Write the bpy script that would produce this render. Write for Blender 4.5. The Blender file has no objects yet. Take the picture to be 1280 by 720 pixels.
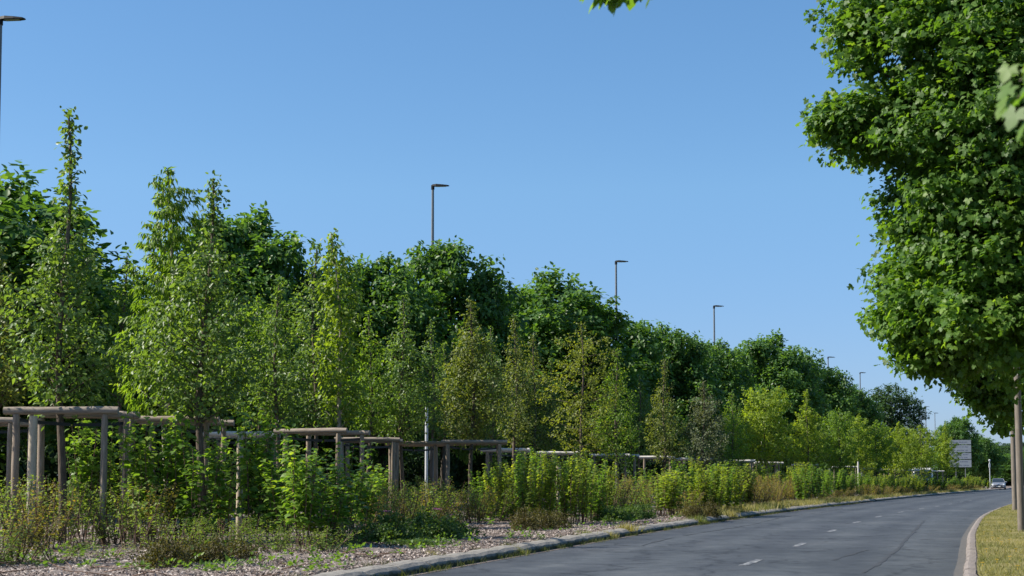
import bpy, math, random
import numpy as np
from mathutils import Vector, Matrix

# ------------------------------------------------------------------ camera, sky, sun, exposure
SC = bpy.context.scene
COL = SC.collection
R = math.radians
FPX = 1800.0                       # focal length in pixels of a 1280 wide picture
CAMZ = 1.05
PITCH = R(4.0)
SHIFT = 242.0 - FPX * math.tan(PITCH)
cam_d = bpy.data.cameras.new('camera')
cam = bpy.data.objects.new('camera', cam_d)
COL.objects.link(cam)
cam.location = (0, 0, CAMZ)
cam.rotation_euler = (R(90) + PITCH, 0, 0)
cam_d.sensor_width = 36.0
cam_d.lens = FPX / 1280 * 36.0
cam_d.shift_y = SHIFT / 1280
cam_d.clip_start = 0.1
cam_d.clip_end = 6000
cam_d.dof.use_dof = True
cam_d.dof.focus_distance = 36.0
cam_d.dof.aperture_fstop = 4.0
SC.camera = cam

SUN_AZ, SUN_EL = -92.0, 43.0       # azimuth from +Y towards +X, elevation
w = bpy.data.worlds.new('World')
SC.world = w
w.use_nodes = True
nt = w.node_tree
bg = nt.nodes['Background']
sky = nt.nodes.new('ShaderNodeTexSky')
sky.sky_type = 'NISHITA'
sky.sun_disc = False
sky.sun_elevation = R(SUN_EL)
sky.sun_rotation = R(SUN_AZ % 360)
sky.air_density = 0.9
sky.dust_density = 0.4
sky.ozone_density = 4.5
hs = nt.nodes.new('ShaderNodeHueSaturation')       # the photograph's richer blue
hs.inputs['Saturation'].default_value = 1.3
gm = nt.nodes.new('ShaderNodeGamma')
gm.inputs['Gamma'].default_value = 0.75
nt.links.new(sky.outputs['Color'], gm.inputs['Color'])
nt.links.new(gm.outputs['Color'], hs.inputs['Color'])
# the same dull blue band of haze all round the horizon
tcw = nt.nodes.new('ShaderNodeTexCoord')
sxw = nt.nodes.new('ShaderNodeSeparateXYZ')
rw = nt.nodes.new('ShaderNodeValToRGB')
rw.color_ramp.elements[0].position = 0.0
rw.color_ramp.elements[0].color = (0.50, 0.58, 0.84, 1)
rw.color_ramp.elements[1].position = 0.20
rw.color_ramp.elements[1].color = (1, 1, 1, 1)
mw = nt.nodes.new('ShaderNodeMix')
mw.data_type = 'RGBA'
mw.blend_type = 'MULTIPLY'
mw.inputs['Factor'].default_value = 1.0
nt.links.new(tcw.outputs['Generated'], sxw.inputs[0])
nt.links.new(sxw.outputs['Z'], rw.inputs['Fac'])
nt.links.new(hs.outputs['Color'], mw.inputs['A'])
nt.links.new(rw.outputs['Color'], mw.inputs['B'])
nt.links.new(mw.outputs['Result'], bg.inputs['Color'])
bg.inputs['Strength'].default_value = 0.138
sd = bpy.data.lights.new('sun', 'SUN')
sd.energy = 5.0
sd.angle = R(0.53)
sd.color = (1.0, 0.93, 0.82)
so = bpy.data.objects.new('sun', sd)
COL.objects.link(so)
sdir = Vector((math.sin(R(SUN_AZ)) * math.cos(R(SUN_EL)), math.cos(R(SUN_AZ)) * math.cos(R(SUN_EL)), math.sin(R(SUN_EL))))
so.rotation_euler = sdir.to_track_quat('Z', 'Y').to_euler()
so.location = (-40, 20, 60)
SC.view_settings.view_transform = 'Standard'
SC.view_settings.look = 'None'
SC.view_settings.exposure = 0.82
SC.view_settings.gamma = 1.0
SC.cycles.max_bounces = 6
SC.cycles.transparent_max_bounces = 6
SC.cycles.diffuse_bounces = 3
SC.cycles.caustics_reflective = False
SC.cycles.caustics_refractive = False
SC.cycles.use_denoising = True

# ------------------------------------------------------------------ helpers
def at(px, py, Y):
    """world point at distance Y that the photograph shows at pixel (px, py) of 1280x720"""
    xc = (px - 640) / FPX
    yc = (360 - py + SHIFT) / FPX
    c, s = math.cos(PITCH), math.sin(PITCH)
    dy = c - yc * s
    dz = s + yc * c
    k = Y / dy
    return Vector((xc * k, Y, CAMZ + dz * k))

def ground(px, py, z=0.0):
    p = at(px, py, 1.0)
    k = (z - CAMZ) / (p.z - CAMZ)
    return Vector((p.x * k, k, z))

def mat(name):
    m = bpy.data.materials.new(name)
    m.use_nodes = True
    n = m.node_tree.nodes
    return m, m.node_tree, n['Principled BSDF']

def ramp(nt, stops):
    r = nt.nodes.new('ShaderNodeValToRGB')
    e = r.color_ramp.elements
    while len(e) < len(stops):
        e.new(0.5)
    for k, (p, c) in enumerate(stops):
        e[k].position = p
        e[k].color = (*c, 1)
    return r

def noise(nt, scale, detail=4, rough=0.6, coord='Object', vec=None, stretch=None):
    n = nt.nodes.new('ShaderNodeTexNoise')
    n.inputs['Scale'].default_value = scale
    n.inputs['Detail'].default_value = detail
    n.inputs['Roughness'].default_value = rough
    if vec is None:
        t = nt.nodes.new('ShaderNodeTexCoord')
        vec = t.outputs[coord]
    if stretch:
        mp = nt.nodes.new('ShaderNodeMapping')
        mp.inputs['Scale'].default_value = stretch
        nt.links.new(vec, mp.inputs['Vector'])
        vec = mp.outputs['Vector']
    nt.links.new(vec, n.inputs['Vector'])
    return n

def bump(nt, src, bs, strength=0.4, dist=0.02):
    b = nt.nodes.new('ShaderNodeBump')
    b.inputs['Strength'].default_value = strength
    b.inputs['Distance'].default_value = dist
    nt.links.new(src, b.inputs['Height'])
    nt.links.new(b.outputs['Normal'], bs.inputs['Normal'])

def noise_mat(name, scale, stops, rough=0.9, bs=0.4, bd=0.02, detail=5, stretch=None, spec=0.3):
    m, nt, b = mat(name)
    n = noise(nt, scale, detail, 0.65, stretch=stretch)
    r = ramp(nt, stops)
    nt.links.new(n.outputs['Fac'], r.inputs['Fac'])
    nt.links.new(r.outputs['Color'], b.inputs['Base Color'])
    b.inputs['Roughness'].default_value = rough
    b.inputs['Specular IOR Level'].default_value = spec
    if bs:
        bump(nt, n.outputs['Fac'], b, bs, bd)
    return m

def plain(name, col, rough=0.5, metal=0.0, spec=0.5):
    m, nt, b = mat(name)
    n = noise(nt, 6.0, 4)
    r = ramp(nt, [(0.3, tuple(c * 0.85 for c in col)), (0.7, tuple(min(1, c * 1.1) for c in col))])
    nt.links.new(n.outputs['Fac'], r.inputs['Fac'])
    nt.links.new(r.outputs['Color'], b.inputs['Base Color'])
    b.inputs['Roughness'].default_value = rough
    b.inputs['Metallic'].default_value = metal
    b.inputs['Specular IOR Level'].default_value = spec
    return m

def leaf_mat(name, dark, mid, light, trans=0.32, rough=0.46, spec=0.3, gain=(3.0, 2.9, 0.8)):
    """each leaf has its own tint (attribute), undersides are paler, light passes through"""
    m, nt, b = mat(name)
    a = nt.nodes.new('ShaderNodeAttribute')
    a.attribute_name = 'tint'
    r = ramp(nt, [(0.0, dark), (0.5, mid), (1.0, light)])
    nt.links.new(a.outputs['Fac'], r.inputs['Fac'])
    g = nt.nodes.new('ShaderNodeNewGeometry')
    mx = nt.nodes.new('ShaderNodeMix')
    mx.data_type = 'RGBA'
    under = tuple(c * 0.8 + 0.02 for c in mid)
    mx.inputs['B'].default_value = (*under, 1)
    ml = nt.nodes.new('ShaderNodeMath')
    ml.operation = 'MULTIPLY'
    ml.inputs[1].default_value = 0.6
    nt.links.new(g.outputs['Backfacing'], ml.inputs[0])
    nt.links.new(ml.outputs[0], mx.inputs['Factor'])
    nt.links.new(r.outputs['Color'], mx.inputs['A'])
    nt.links.new(mx.outputs['Result'], b.inputs['Base Color'])
    b.inputs['Roughness'].default_value = rough
    b.inputs['Specular IOR Level'].default_value = spec
    t = nt.nodes.new('ShaderNodeBsdfTranslucent')
    gm = nt.nodes.new('ShaderNodeMix')
    gm.data_type = 'RGBA'
    gm.blend_type = 'MULTIPLY'
    gm.inputs['Factor'].default_value = 1.0
    gm.inputs['B'].default_value = (*gain, 1)
    nt.links.new(r.outputs['Color'], gm.inputs['A'])
    nt.links.new(gm.outputs['Result'], t.inputs['Color'])
    ms = nt.nodes.new('ShaderNodeMixShader')
    ms.inputs['Fac'].default_value = trans
    out = nt.nodes['Material Output']
    nt.links.new(b.outputs[0], ms.inputs[1])
    nt.links.new(t.outputs[0], ms.inputs[2])
    nt.links.new(ms.outputs[0], out.inputs['Surface'])
    return m

def tri_mesh(name, V, T, m, tint=None, smooth=False):
    me = bpy.data.meshes.new(name)
    V = np.ascontiguousarray(V, dtype=np.float32)
    T = np.ascontiguousarray(T, dtype=np.int32)
    me.vertices.add(len(V))
    me.vertices.foreach_set('co', V.ravel())
    me.loops.add(T.size)
    me.loops.foreach_set('vertex_index', T.ravel())
    me.polygons.add(len(T))
    me.polygons.foreach_set('loop_start', np.arange(0, T.size, T.shape[1], dtype=np.int32))
    if smooth:
        me.polygons.foreach_set('use_smooth', np.ones(len(T), dtype=bool))
    if tint is not None:
        at_ = me.attributes.new('tint', 'FLOAT', 'POINT')
        at_.data.foreach_set('value', np.ascontiguousarray(tint, dtype=np.float32))
    me.update(calc_edges=True)
    me.materials.append(m)
    return me

class MB:
    """collects shapes with n-gon faces; build() makes one mesh"""
    def __init__(s):
        s.v, s.f, s.sm = [], [], []
    def add(s, vs, fs, smooth=False):
        o = len(s.v)
        s.v += [tuple(v) for v in vs]
        for f in fs:
            s.f.append(tuple(i + o for i in f))
            s.sm.append(smooth)
    def box(s, c, sz, rz=0, rx=0):
        M = Matrix.Translation(Vector(c)) @ Matrix.Rotation(rz, 4, 'Z') @ Matrix.Rotation(rx, 4, 'X')
        h = [x / 2 for x in sz]
        vs = [M @ Vector((sx * h[0], sy * h[1], sz_ * h[2])) for sz_ in (-1, 1) for sy in (-1, 1) for sx in (-1, 1)]
        s.add(vs, [(0, 2, 3, 1), (4, 5, 7, 6), (0, 1, 5, 4), (2, 6, 7, 3), (0, 4, 6, 2), (1, 3, 7, 5)])
    def tube(s, pts, rad, n=8, cap=True):
        pts = [Vector(p) for p in pts]
        if not hasattr(rad, '__len__'):
            rad = [rad] * len(pts)
        rings = []
        for i, p in enumerate(pts):
            d = (pts[min(i + 1, len(pts) - 1)] - pts[max(i - 1, 0)]).normalized()
            ref = Vector((0, 1, 0)) if abs(d.z) > 0.8 else Vector((0, 0, 1))
            a = d.cross(ref).normalized()
            b = d.cross(a)
            rings.append([p + (a * math.cos(2 * math.pi * k / n) + b * math.sin(2 * math.pi * k / n)) * rad[i] for k in range(n)])
        vs = [v for r_ in rings for v in r_]
        fs = []
        for i in range(len(pts) - 1):
            for k in range(n):
                fs.append((i * n + k, i * n + (k + 1) % n, (i + 1) * n + (k + 1) % n, (i + 1) * n + k))
        s.add(vs, fs, True)
        if cap:
            s.add(rings[0], [tuple(range(n))])
            s.add(rings[-1], [tuple(range(n - 1, -1, -1))])
    def loft(s, sections, close=False, cap=True, smooth=False):
        n = len(sections[0])
        vs = [v for r_ in sections for v in r_]
        fs = []
        kk = n if close else n - 1
        for i in range(len(sections) - 1):
            for k in range(kk):
                fs.append((i * n + k, i * n + (k + 1) % n, (i + 1) * n + (k + 1) % n, (i + 1) * n + k))
        s.add(vs, fs, smooth)
        if close and cap:
            s.add(sections[0], [tuple(range(n - 1, -1, -1))])
            s.add(sections[-1], [tuple(range(n))])
    def sphere(s, c, r, nu=10, nv=6, sc=(1, 1, 1)):
        vs, fs = [], []
        for j in range(nv + 1):
            t = math.pi * j / nv
            for i in range(nu):
                u = 2 * math.pi * i / nu
                vs.append((c[0] + r * sc[0] * math.sin(t) * math.cos(u), c[1] + r * sc[1] * math.sin(t) * math.sin(u), c[2] + r * sc[2] * math.cos(t)))
        for j in range(nv):
            for i in range(nu):
                fs.append((j * nu + i, (j + 1) * nu + i, (j + 1) * nu + (i + 1) % nu, j * nu + (i + 1) % nu))
        s.add(vs, fs, True)
    def mesh(s, name, m):
        me = bpy.data.meshes.new(name)
        me.from_pydata(s.v, [], s.f)
        me.polygons.foreach_set('use_smooth', s.sm)
        me.validate()
        me.update()
        me.materials.append(m)
        return me

def link(name, me, parent=None, loc=(0, 0, 0), rz=0.0):
    o = bpy.data.objects.new(name, me)
    COL.objects.link(o)
    o.location = loc
    o.rotation_euler = (0, 0, rz)
    if parent is not None:
        o.parent = parent
    return o

def tag(o, label=None, cat=None, group=None, kind=None):
    if label: o['label'] = label
    if cat: o['category'] = cat
    if group: o['group'] = group
    if kind: o['kind'] = kind
    return o

def thing(name, label, cat, loc=(0, 0, 0), rz=0.0, group=None):
    return tag(link(name, None, None, loc, rz), label, cat, group)

def dup(root, loc, rz=0.0, label=None, group=None, scale=None):
    r = root.copy()
    COL.objects.link(r)
    r.location = loc
    r.rotation_euler = (0, 0, rz)
    if scale is not None:
        r.scale = scale if hasattr(scale, '__len__') else (scale,) * 3
    if label: r['label'] = label
    if group: r['group'] = group
    for ch in list(root.children):
        c = ch.copy()
        COL.objects.link(c)
        c.parent = r
        for g in list(ch.children):
            d = g.copy()
            COL.objects.link(d)
            d.parent = c
    return r

_N = ['second', 'third', 'fourth', 'fifth', 'sixth', 'seventh', 'eighth', 'ninth', 'tenth', 'eleventh', 'twelfth', 'thirteenth', 'fourteenth', 'fifteenth',
      'sixteenth', 'seventeenth', 'eighteenth', 'nineteenth', 'twentieth', 'twenty first', 'twenty second', 'twenty third', 'twenty fourth', 'twenty fifth', 'twenty sixth', 'twenty seventh']
ORD = ['leftmost'] + [n + ' from the left' for n in _N]

# ------------------------------------------------------------------ the line of the road (left kerb edge)
KP = np.array([(-30, -14.2), (-12, -9.2), (0, -5.75), (8.5, -3.35), (17.5, -0.83), (20.8, 0.15), (25.2, 1.42), (31.5, 3.35),
               (48.5, 8.95), (75.6, 18.9), (118, 35.2), (172, 57), (215, 75.5), (262, 100), (310, 135), (350, 180)], float)
def _catmull(P, n=24):
    out = []
    for i in range(len(P) - 1):
        p0, p1, p2, p3 = P[max(i - 1, 0)], P[i], P[i + 1], P[min(i + 2, len(P) - 1)]
        for k in range(n):
            t = k / n
            out.append(0.5 * ((2 * p1) + (-p0 + p2) * t + (2 * p0 - 5 * p1 + 4 * p2 - p3) * t * t + (-p0 + 3 * p1 - 3 * p2 + p3) * t ** 3))
    out.append(P[-1])
    return np.array(out)
_c = _catmull(KP)
for _ in range(3):                                   # iron out the joints
    _k = np.ones(9) / 9
    _e = np.pad(_c, ((4, 4), (0, 0)), mode='reflect', reflect_type='odd')
    _c = np.stack([np.convolve(_e[:, 0], _k, 'valid'), np.convolve(_e[:, 1], _k, 'valid')], 1)
_o = np.argsort(_c[:, 0])
_c = _c[_o]
def kx(y):
    return np.interp(y, _c[:, 0], _c[:, 1])
def path(y, off):
    """point beside the left kerb edge; positive offsets lie on the road side"""
    dx = (kx(y + 0.5) - kx(y - 0.5))
    n = 1 / math.sqrt(1 + dx * dx)
    return Vector((float(kx(y)) + off * n, y - off * dx * n, 0))
def heading(y):
    return math.atan(float(kx(y + 0.5) - kx(y - 0.5)))
def width(y):
    return float(np.interp(y, [0, 17, 26, 42, 67, 100, 350], [5.75, 5.98, 6.22, 6.5, 7.1, 7.4, 7.4]))
def off_of(x, y):
    return (x - float(kx(y))) * math.cos(heading(y))

BED_Z = 0.15
rs = np.random.default_rng(11)
def bed_h(off):
    return float(np.interp(-off, [0.26, 0.6, 3, 9, 14, 22, 26], [0.115, 0.135, 0.15, 0.16, 0.16, 0.1, -0.06]))
def verge_h(q):
    return float(np.interp(q, [0.0, 0.3, 1.5, 5, 12, 16], [0.085, 0.10, 0.13, 0.2, 0.3, -0.1]))

def strip(name, offs, ys, zf, m, jitter=0.0, seed=0, tinted=False):
    r_ = np.random.default_rng(seed)
    V, T, tn = [], [], []
    n = len(offs)
    for y in ys:
        for j, o in enumerate(offs):
            off = o(y) if callable(o) else o
            p = path(y, off)
            tn.append(off)
            V.append((p.x, p.y, zf(j, off, y) + (r_.normal() * jitter if 0 < j < n - 1 else 0)))
    for i in range(len(ys) - 1):
        for j in range(n - 1):
            T.append((i * n + j, i * n + j + 1, (i + 1) * n + j + 1, (i + 1) * n + j))
    return tri_mesh(name, V, T, m, tint=np.array(tn) if tinted else None, smooth=True)

# ------------------------------------------------------------------ ground materials
def asphalt_mat():
    m, nt, b = mat('asphalt')
    tc = nt.nodes.new('ShaderNodeTexCoord').outputs['Object']
    big = noise(nt, 0.35, 5, 0.6, vec=tc)
    fine = noise(nt, 60, 3, 0.7, vec=tc)
    mid = noise(nt, 3.0, 6, 0.7, vec=tc)
    r1 = ramp(nt, [(0.3, (0.036, 0.042, 0.049)), (0.55, (0.056, 0.064, 0.073)), (0.75, (0.084, 0.090, 0.096))])
    nt.links.new(big.outputs['Fac'], r1.inputs['Fac'])
    r2 = ramp(nt, [(0.3, (0.72, 0.72, 0.72)), (0.7, (1.3, 1.3, 1.3))])
    nt.links.new(fine.outputs['Fac'], r2.inputs['Fac'])
    r3 = ramp(nt, [(0.36, (0.66, 0.68, 0.72)), (0.62, (1.12, 1.10, 1.08))])
    nt.links.new(mid.outputs['Fac'], r3.inputs['Fac'])
    # thin cracks
    vo = nt.nodes.new('ShaderNodeTexVoronoi')
    vo.feature = 'DISTANCE_TO_EDGE'
    vo.inputs['Scale'].default_value = 0.55
    wn = noise(nt, 1.6, 4, vec=tc)
    add = nt.nodes.new('ShaderNodeMix'); add.data_type = 'RGBA'; add.blend_type = 'ADD'
    add.inputs['Factor'].default_value = 0.9
    nt.links.new(tc, add.inputs['A']); nt.links.new(wn.outputs['Color'], add.inputs['B'])
    nt.links.new(add.outputs['Result'], vo.inputs['Vector'])
    rc = ramp(nt, [(0.0, (0.35, 0.35, 0.36)), (0.028, (1, 1, 1))])
    nt.links.new(vo.outputs['Distance'], rc.inputs['Fac'])
    # wheel tracks polished paler, oil drip line darker, both wandering
    at_ = nt.nodes.new('ShaderNodeAttribute'); at_.attribute_name = 'tint'
    wob = nt.nodes.new('ShaderNodeMath'); wob.operation = 'MULTIPLY_ADD'; wob.inputs[1].default_value = 1.1
    wn2 = noise(nt, 0.9, 5, 0.7, vec=tc)
    nt.links.new(wn2.outputs['Fac'], wob.inputs[0]); nt.links.new(at_.outputs['Fac'], wob.inputs[2])
    dv = nt.nodes.new('ShaderNodeMath'); dv.operation = 'DIVIDE'; dv.inputs[1].default_value = 7.6
    nt.links.new(wob.outputs[0], dv.inputs[0])
    lite, dark_ = (1.2, 1.19, 1.16), (.80, .80, .82)
    rt = ramp(nt, [(0.06, (.78, .78, .78)), (0.16, dark_), (0.22, lite), (0.30, dark_), (0.37, lite), (0.48, dark_), (0.60, lite), (0.68, dark_), (0.77, lite), (0.88, (.95, .94, .92)), (0.96, (1.25, 1.2, 1.15))])
    nt.links.new(dv.outputs[0], rt.inputs['Fac'])
    cur = r1.outputs['Color']
    for rr in (r2, r3, rc, rt):
        mx = nt.nodes.new('ShaderNodeMix'); mx.data_type = 'RGBA'; mx.blend_type = 'MULTIPLY'
        mx.inputs['Factor'].default_value = 1.0
        nt.links.new(cur, mx.inputs['A']); nt.links.new(rr.outputs['Color'], mx.inputs['B'])
        cur = mx.outputs['Result']
    nt.links.new(cur, b.inputs['Base Color'])
    b.inputs['Roughness'].default_value = 0.72
    b.inputs['Specular IOR Level'].default_value = 0.45
    bump(nt, fine.outputs['Fac'], b, 0.5, 0.012)
    return m
M_ASPH = asphalt_mat()
M_SEAM = noise_mat('tar_seam', 9, [(0.3, (0.028, 0.030, 0.034)), (0.7, (0.062, 0.065, 0.07))], 0.7, 0.2)
M_GUTTER = noise_mat('dusty_gutter', 14, [(0.3, (0.065, 0.066, 0.068)), (0.7, (0.125, 0.12, 0.115))], 0.95, 0.4)
M_GRASSG = noise_mat('field_grass', 2.2, [(0.3, (0.045, 0.07, 0.02)), (0.7, (0.10, 0.11, 0.035))], 1.0, 0.6, 0.05)
M_VERGE = noise_mat('dry_verge_turf', 3.0, [(0.25, (0.09, 0.10, 0.03)), (0.5, (0.16, 0.14, 0.05)), (0.75, (0.24, 0.20, 0.09))], 1.0, 0.7, 0.05)
M_SOIL = noise_mat('bark_mulch', 22, [(0.25, (0.04, 0.03, 0.024)), (0.5, (0.20, 0.165, 0.145)), (0.75, (0.36, 0.31, 0.28))], 1.0, 0.9, 0.05)
M_KERB = noise_mat('weathered_kerb_concrete', 9, [(0.25, (0.13, 0.12, 0.105)), (0.5, (0.25, 0.235, 0.21)), (0.8, (0.34, 0.32, 0.29))], 0.92, 0.6, 0.01)
def kerb_mat():
    m, nt, b = mat('mossy_kerb_concrete')
    n = noise(nt, 9, 6, .7)
    r = ramp(nt, [(0.25, (0.12, 0.11, 0.095)), (0.5, (0.22, 0.205, 0.18)), (0.8, (0.32, 0.30, 0.265))])
    nt.links.new(n.outputs['Fac'], r.inputs['Fac'])
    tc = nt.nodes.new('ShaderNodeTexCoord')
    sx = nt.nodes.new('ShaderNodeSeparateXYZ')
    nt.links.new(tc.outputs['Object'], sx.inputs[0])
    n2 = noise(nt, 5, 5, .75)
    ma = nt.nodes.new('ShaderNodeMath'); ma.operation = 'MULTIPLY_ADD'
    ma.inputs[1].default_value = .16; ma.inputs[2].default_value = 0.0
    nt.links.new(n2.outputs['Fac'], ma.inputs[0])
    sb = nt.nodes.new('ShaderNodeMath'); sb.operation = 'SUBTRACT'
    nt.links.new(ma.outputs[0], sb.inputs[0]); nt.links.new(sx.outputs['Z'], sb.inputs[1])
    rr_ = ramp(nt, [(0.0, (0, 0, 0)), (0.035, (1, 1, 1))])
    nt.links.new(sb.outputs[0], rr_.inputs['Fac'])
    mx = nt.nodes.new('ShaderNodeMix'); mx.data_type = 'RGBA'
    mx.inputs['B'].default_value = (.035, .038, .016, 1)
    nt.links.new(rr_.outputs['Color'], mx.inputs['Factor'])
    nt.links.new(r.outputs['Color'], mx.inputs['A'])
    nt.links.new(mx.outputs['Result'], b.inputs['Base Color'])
    b.inputs['Roughness'].default_value = .95
    bump(nt, n.outputs['Fac'], b, .8, .015)
    return m
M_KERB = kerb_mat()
M_KERB2 = noise_mat('pinkish_kerb_stone', 12, [(0.25, (0.10, 0.088, 0.080)), (0.5, (0.19, 0.165, 0.15)), (0.8, (0.28, 0.25, 0.23))], 0.92, 0.6, 0.01)

def marking_mat():
    m, nt, b = mat('worn_road_paint')
    n = noise(nt, 7, 6, 0.75, coord='Object')
    r = ramp(nt, [(0.50, (0.07, 0.073, 0.078)), (0.60, (0.42, 0.42, 0.41))])
    nt.links.new(n.outputs['Fac'], r.inputs['Fac'])
    nt.links.new(r.outputs['Color'], b.inputs['Base Color'])
    b.inputs['Roughness'].default_value = 0.6
    return m
M_PAINT = marking_mat()

# ------------------------------------------------------------------ ground, road, kerbs, bed, verge
mb = MB()
mb.add([(-3000, -300, -0.03), (3000, -300, -0.03), (3000, 5000, -0.03), (-3000, 5000, -0.03)], [(0, 1, 2, 3)])
tag(link('ground', mb.mesh('ground', M_GRASSG)), 'flat grassy ground reaching the horizon', kind='structure')
ys_all = np.concatenate([np.arange(-28, 100, 1.5), np.arange(100, 345, 4)])
road = tag(link('road', strip('road', [-0.05] + [(lambda y, k=k: width(y) * k / 24) for k in range(1, 24)] + [lambda y: width(y) + 0.05], ys_all, lambda j, o, y: 0.0, M_ASPH, tinted=True)),
           'grey asphalt road curving away to the right', kind='structure')
# tar seam in the near lane and a pale gutter
seam_y = [17.2, 18.5, 20.5, 23, 26, 30, 34, 39, 45]
seam_p = [ground(px, py, 0.004) for px, py in ((1078, 716), (1098, 705), (1112, 694), (1128, 680), (1138, 668), (1148, 658), (1155, 651))]
def ribbon(name, pts, wd, m, z, parent=None, wob=0.0, seed=0):
    r_ = random.Random(seed)
    q, P = [], []
    for i in range(len(pts) - 1):
        for k in range(6):
            P.append(pts[i].lerp(pts[i + 1], k / 6))
    P.append(pts[-1])
    V, F = [], []
    for i, p in enumerate(P):
        d = (P[min(i + 1, len(P) - 1)] - P[max(i - 1, 0)]).normalized()
        n = Vector((d.y, -d.x, 0))
        ww = wd * (0.5 + r_.uniform(-wob, wob))
        c = p + n * r_.uniform(-wob, wob) * wd
        V += [(c.x - n.x * ww, c.y - n.y * ww, z), (c.x + n.x * ww, c.y + n.y * ww, z)]
    for i in range(len(P) - 1):
        F.append((2 * i, 2 * i + 1, 2 * i + 3, 2 * i + 2))
    mm = MB(); mm.add(V, F)
    return link(name, mm.mesh(name, m), parent)
ribbon('tar_seam', seam_p, 0.05, M_SEAM, 0.004, road, 0.35, 3)
ribbon('tar_seam', [ground(1085, 687, 0.004), ground(1060, 694, 0.004), ground(1040, 700, 0.004)], 0.04, M_SEAM, 0.004, road, 0.4, 5)
ribbon('tar_seam', [path(y, 1.1 + 0.12 * math.sin(y * 0.4)) for y in range(24, 60, 3)], 0.05, M_SEAM, 0.0045, road, 0.45, 8)
link('gutter', strip('gutter', [lambda y: width(y) - 0.11, lambda y: width(y) - 0.005], ys_all[:70], lambda j, o, y: 0.004, M_GUTTER), road)
link('gutter', strip('gutter', [-0.02, 0.10], ys_all[:70], lambda j, o, y: 0.004, M_SOIL), road)
# lane dashes, each 1.5 m, where the photograph shows them
dash_px = [(940, 702.7), (1000, 680.7), (1040, 663.3), (1070.7, 652.7), (1098.3, 645.7), (1126, 640), (1151.7, 635.7),
           (1171.7, 632.7), (1188, 630), (1201.7, 627.3), (1213, 625.7), (1231, 622.4), (1246, 620.2)]
DP = [ground(px, py, 0.004) for px, py in dash_px]
rd = random.Random(4)
for i, p in enumerate([DP[0] + (DP[0] - DP[1]) * 1.0] + DP):
    nx = (DP[1] - DP[0]) if i < 2 else (DP[min(i, len(DP) - 1)] - DP[i - 2])
    ang = math.atan2(nx.y, nx.x)
    mm = MB()
    V, F = [], []
    for k in range(7):
        u = (k / 6 - 0.5) * 1.5
        V += [(u, -0.055 + rd.uniform(-.012, .012), 0), (u, 0.055 + rd.uniform(-.012, .012), 0)]
    for k in range(6):
        F.append((2 * k, 2 * k + 2, 2 * k + 3, 2 * k + 1))
    mm.add([(v[0], v[1], 0) for v in V], F)
    link('lane_dash', mm.mesh('lane_dash', M_PAINT), road, (p.x, p.y, 0.004), ang)

# left kerb: chunky rounded stones one by one, then one piece beyond
def kerb_profile(s=1.0):
    return [(0.0, -0.02), (0.0, 0.045), (-0.025, 0.085), (-0.08, 0.12), (-0.17, 0.138), (-0.24, 0.135), (-0.27, 0.118), (-0.27, -0.02)]
def stone_mesh(name, L, prof, m, seed):
    r_ = random.Random(seed)
    secs = []
    N = 4
    for k in range(N + 1):
        y = -L / 2 + L * k / N
        e = 0.012 if k in (0, N) else 0.0
        secs.append([(x * (1 if i in (0, 7) else 1 - e), y, z - (e if z > 0 else 0) + (r_.uniform(-.004, .004) if z > 0 else 0)) for i, (x, z) in enumerate(prof)])
    mm = MB()
    mm.loft(secs, close=True, cap=True, smooth=False)
    return mm.mesh(name, m)
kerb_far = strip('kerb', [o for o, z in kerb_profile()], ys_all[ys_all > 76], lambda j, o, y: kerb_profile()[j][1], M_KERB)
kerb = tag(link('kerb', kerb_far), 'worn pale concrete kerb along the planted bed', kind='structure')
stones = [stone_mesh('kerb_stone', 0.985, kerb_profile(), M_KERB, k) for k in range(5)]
y = 7.0
i = 0
while y < 76.5:
    p = path(y, 0)
    h = heading(y)
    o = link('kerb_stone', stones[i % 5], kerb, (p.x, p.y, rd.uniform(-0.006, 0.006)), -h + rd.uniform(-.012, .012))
    o.rotation_euler.x = rd.uniform(-.006, .006)
    y += math.cos(h) * 1.0
    i += 1
# right kerb: low narrow stones
kp2 = [(0.15, -0.02), (0.15, 0.075), (0.13, 0.09), (0.05, 0.092), (0.012, 0.08), (0.0, 0.05), (0.0, 0.02), (0.0, -0.02)]
kerb_far2 = strip('right_kerb', [(lambda y, o=o: width(y) + o) for o, z in kp2], ys_all[ys_all > 56], lambda j, o, y: kp2[j][1], M_KERB2)
kerb2 = tag(link('kerb', kerb_far2), 'low pinkish stone kerb edging the grass verge', kind='structure')
stones2 = [stone_mesh('kerb_stone', 0.985, kp2, M_KERB2, 20 + k) for k in range(5)]
y = 3.0
while y < 56.5:
    p = path(y, width(y))
    h = heading(y) + math.atan(width(y + .5) - width(y - .5))
    link('kerb_stone', stones2[i % 5], kerb2, (p.x, p.y, rd.uniform(-0.006, 0.004)), -h + rd.uniform(-.015, .015))
    y += math.cos(h) * 1.0
    i += 1
ys_bed = np.concatenate([np.arange(-20, 8, 2), np.arange(8, 50, 0.6), np.arange(50, 120, 3), np.arange(120, 345, 8)])
offs_bed = [-0.25, -0.5, -0.9, -1.4, -2, -2.8, -3.7, -4.7, -5.8, -7, -8.4, -10, -12, -14, -17, -20, -23, -26]
bed = tag(link('planting_bed', strip('planting_bed', offs_bed, ys_bed, lambda j, o, y: bed_h(o) + (0.0), M_SOIL, 0.018, 5)),
          'bark mulch covered bed between kerb and tall trees', kind='structure')
offs_v = [0.145, 0.3, 0.8, 1.5, 2.5, 4, 6, 9, 12, 16]
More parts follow.
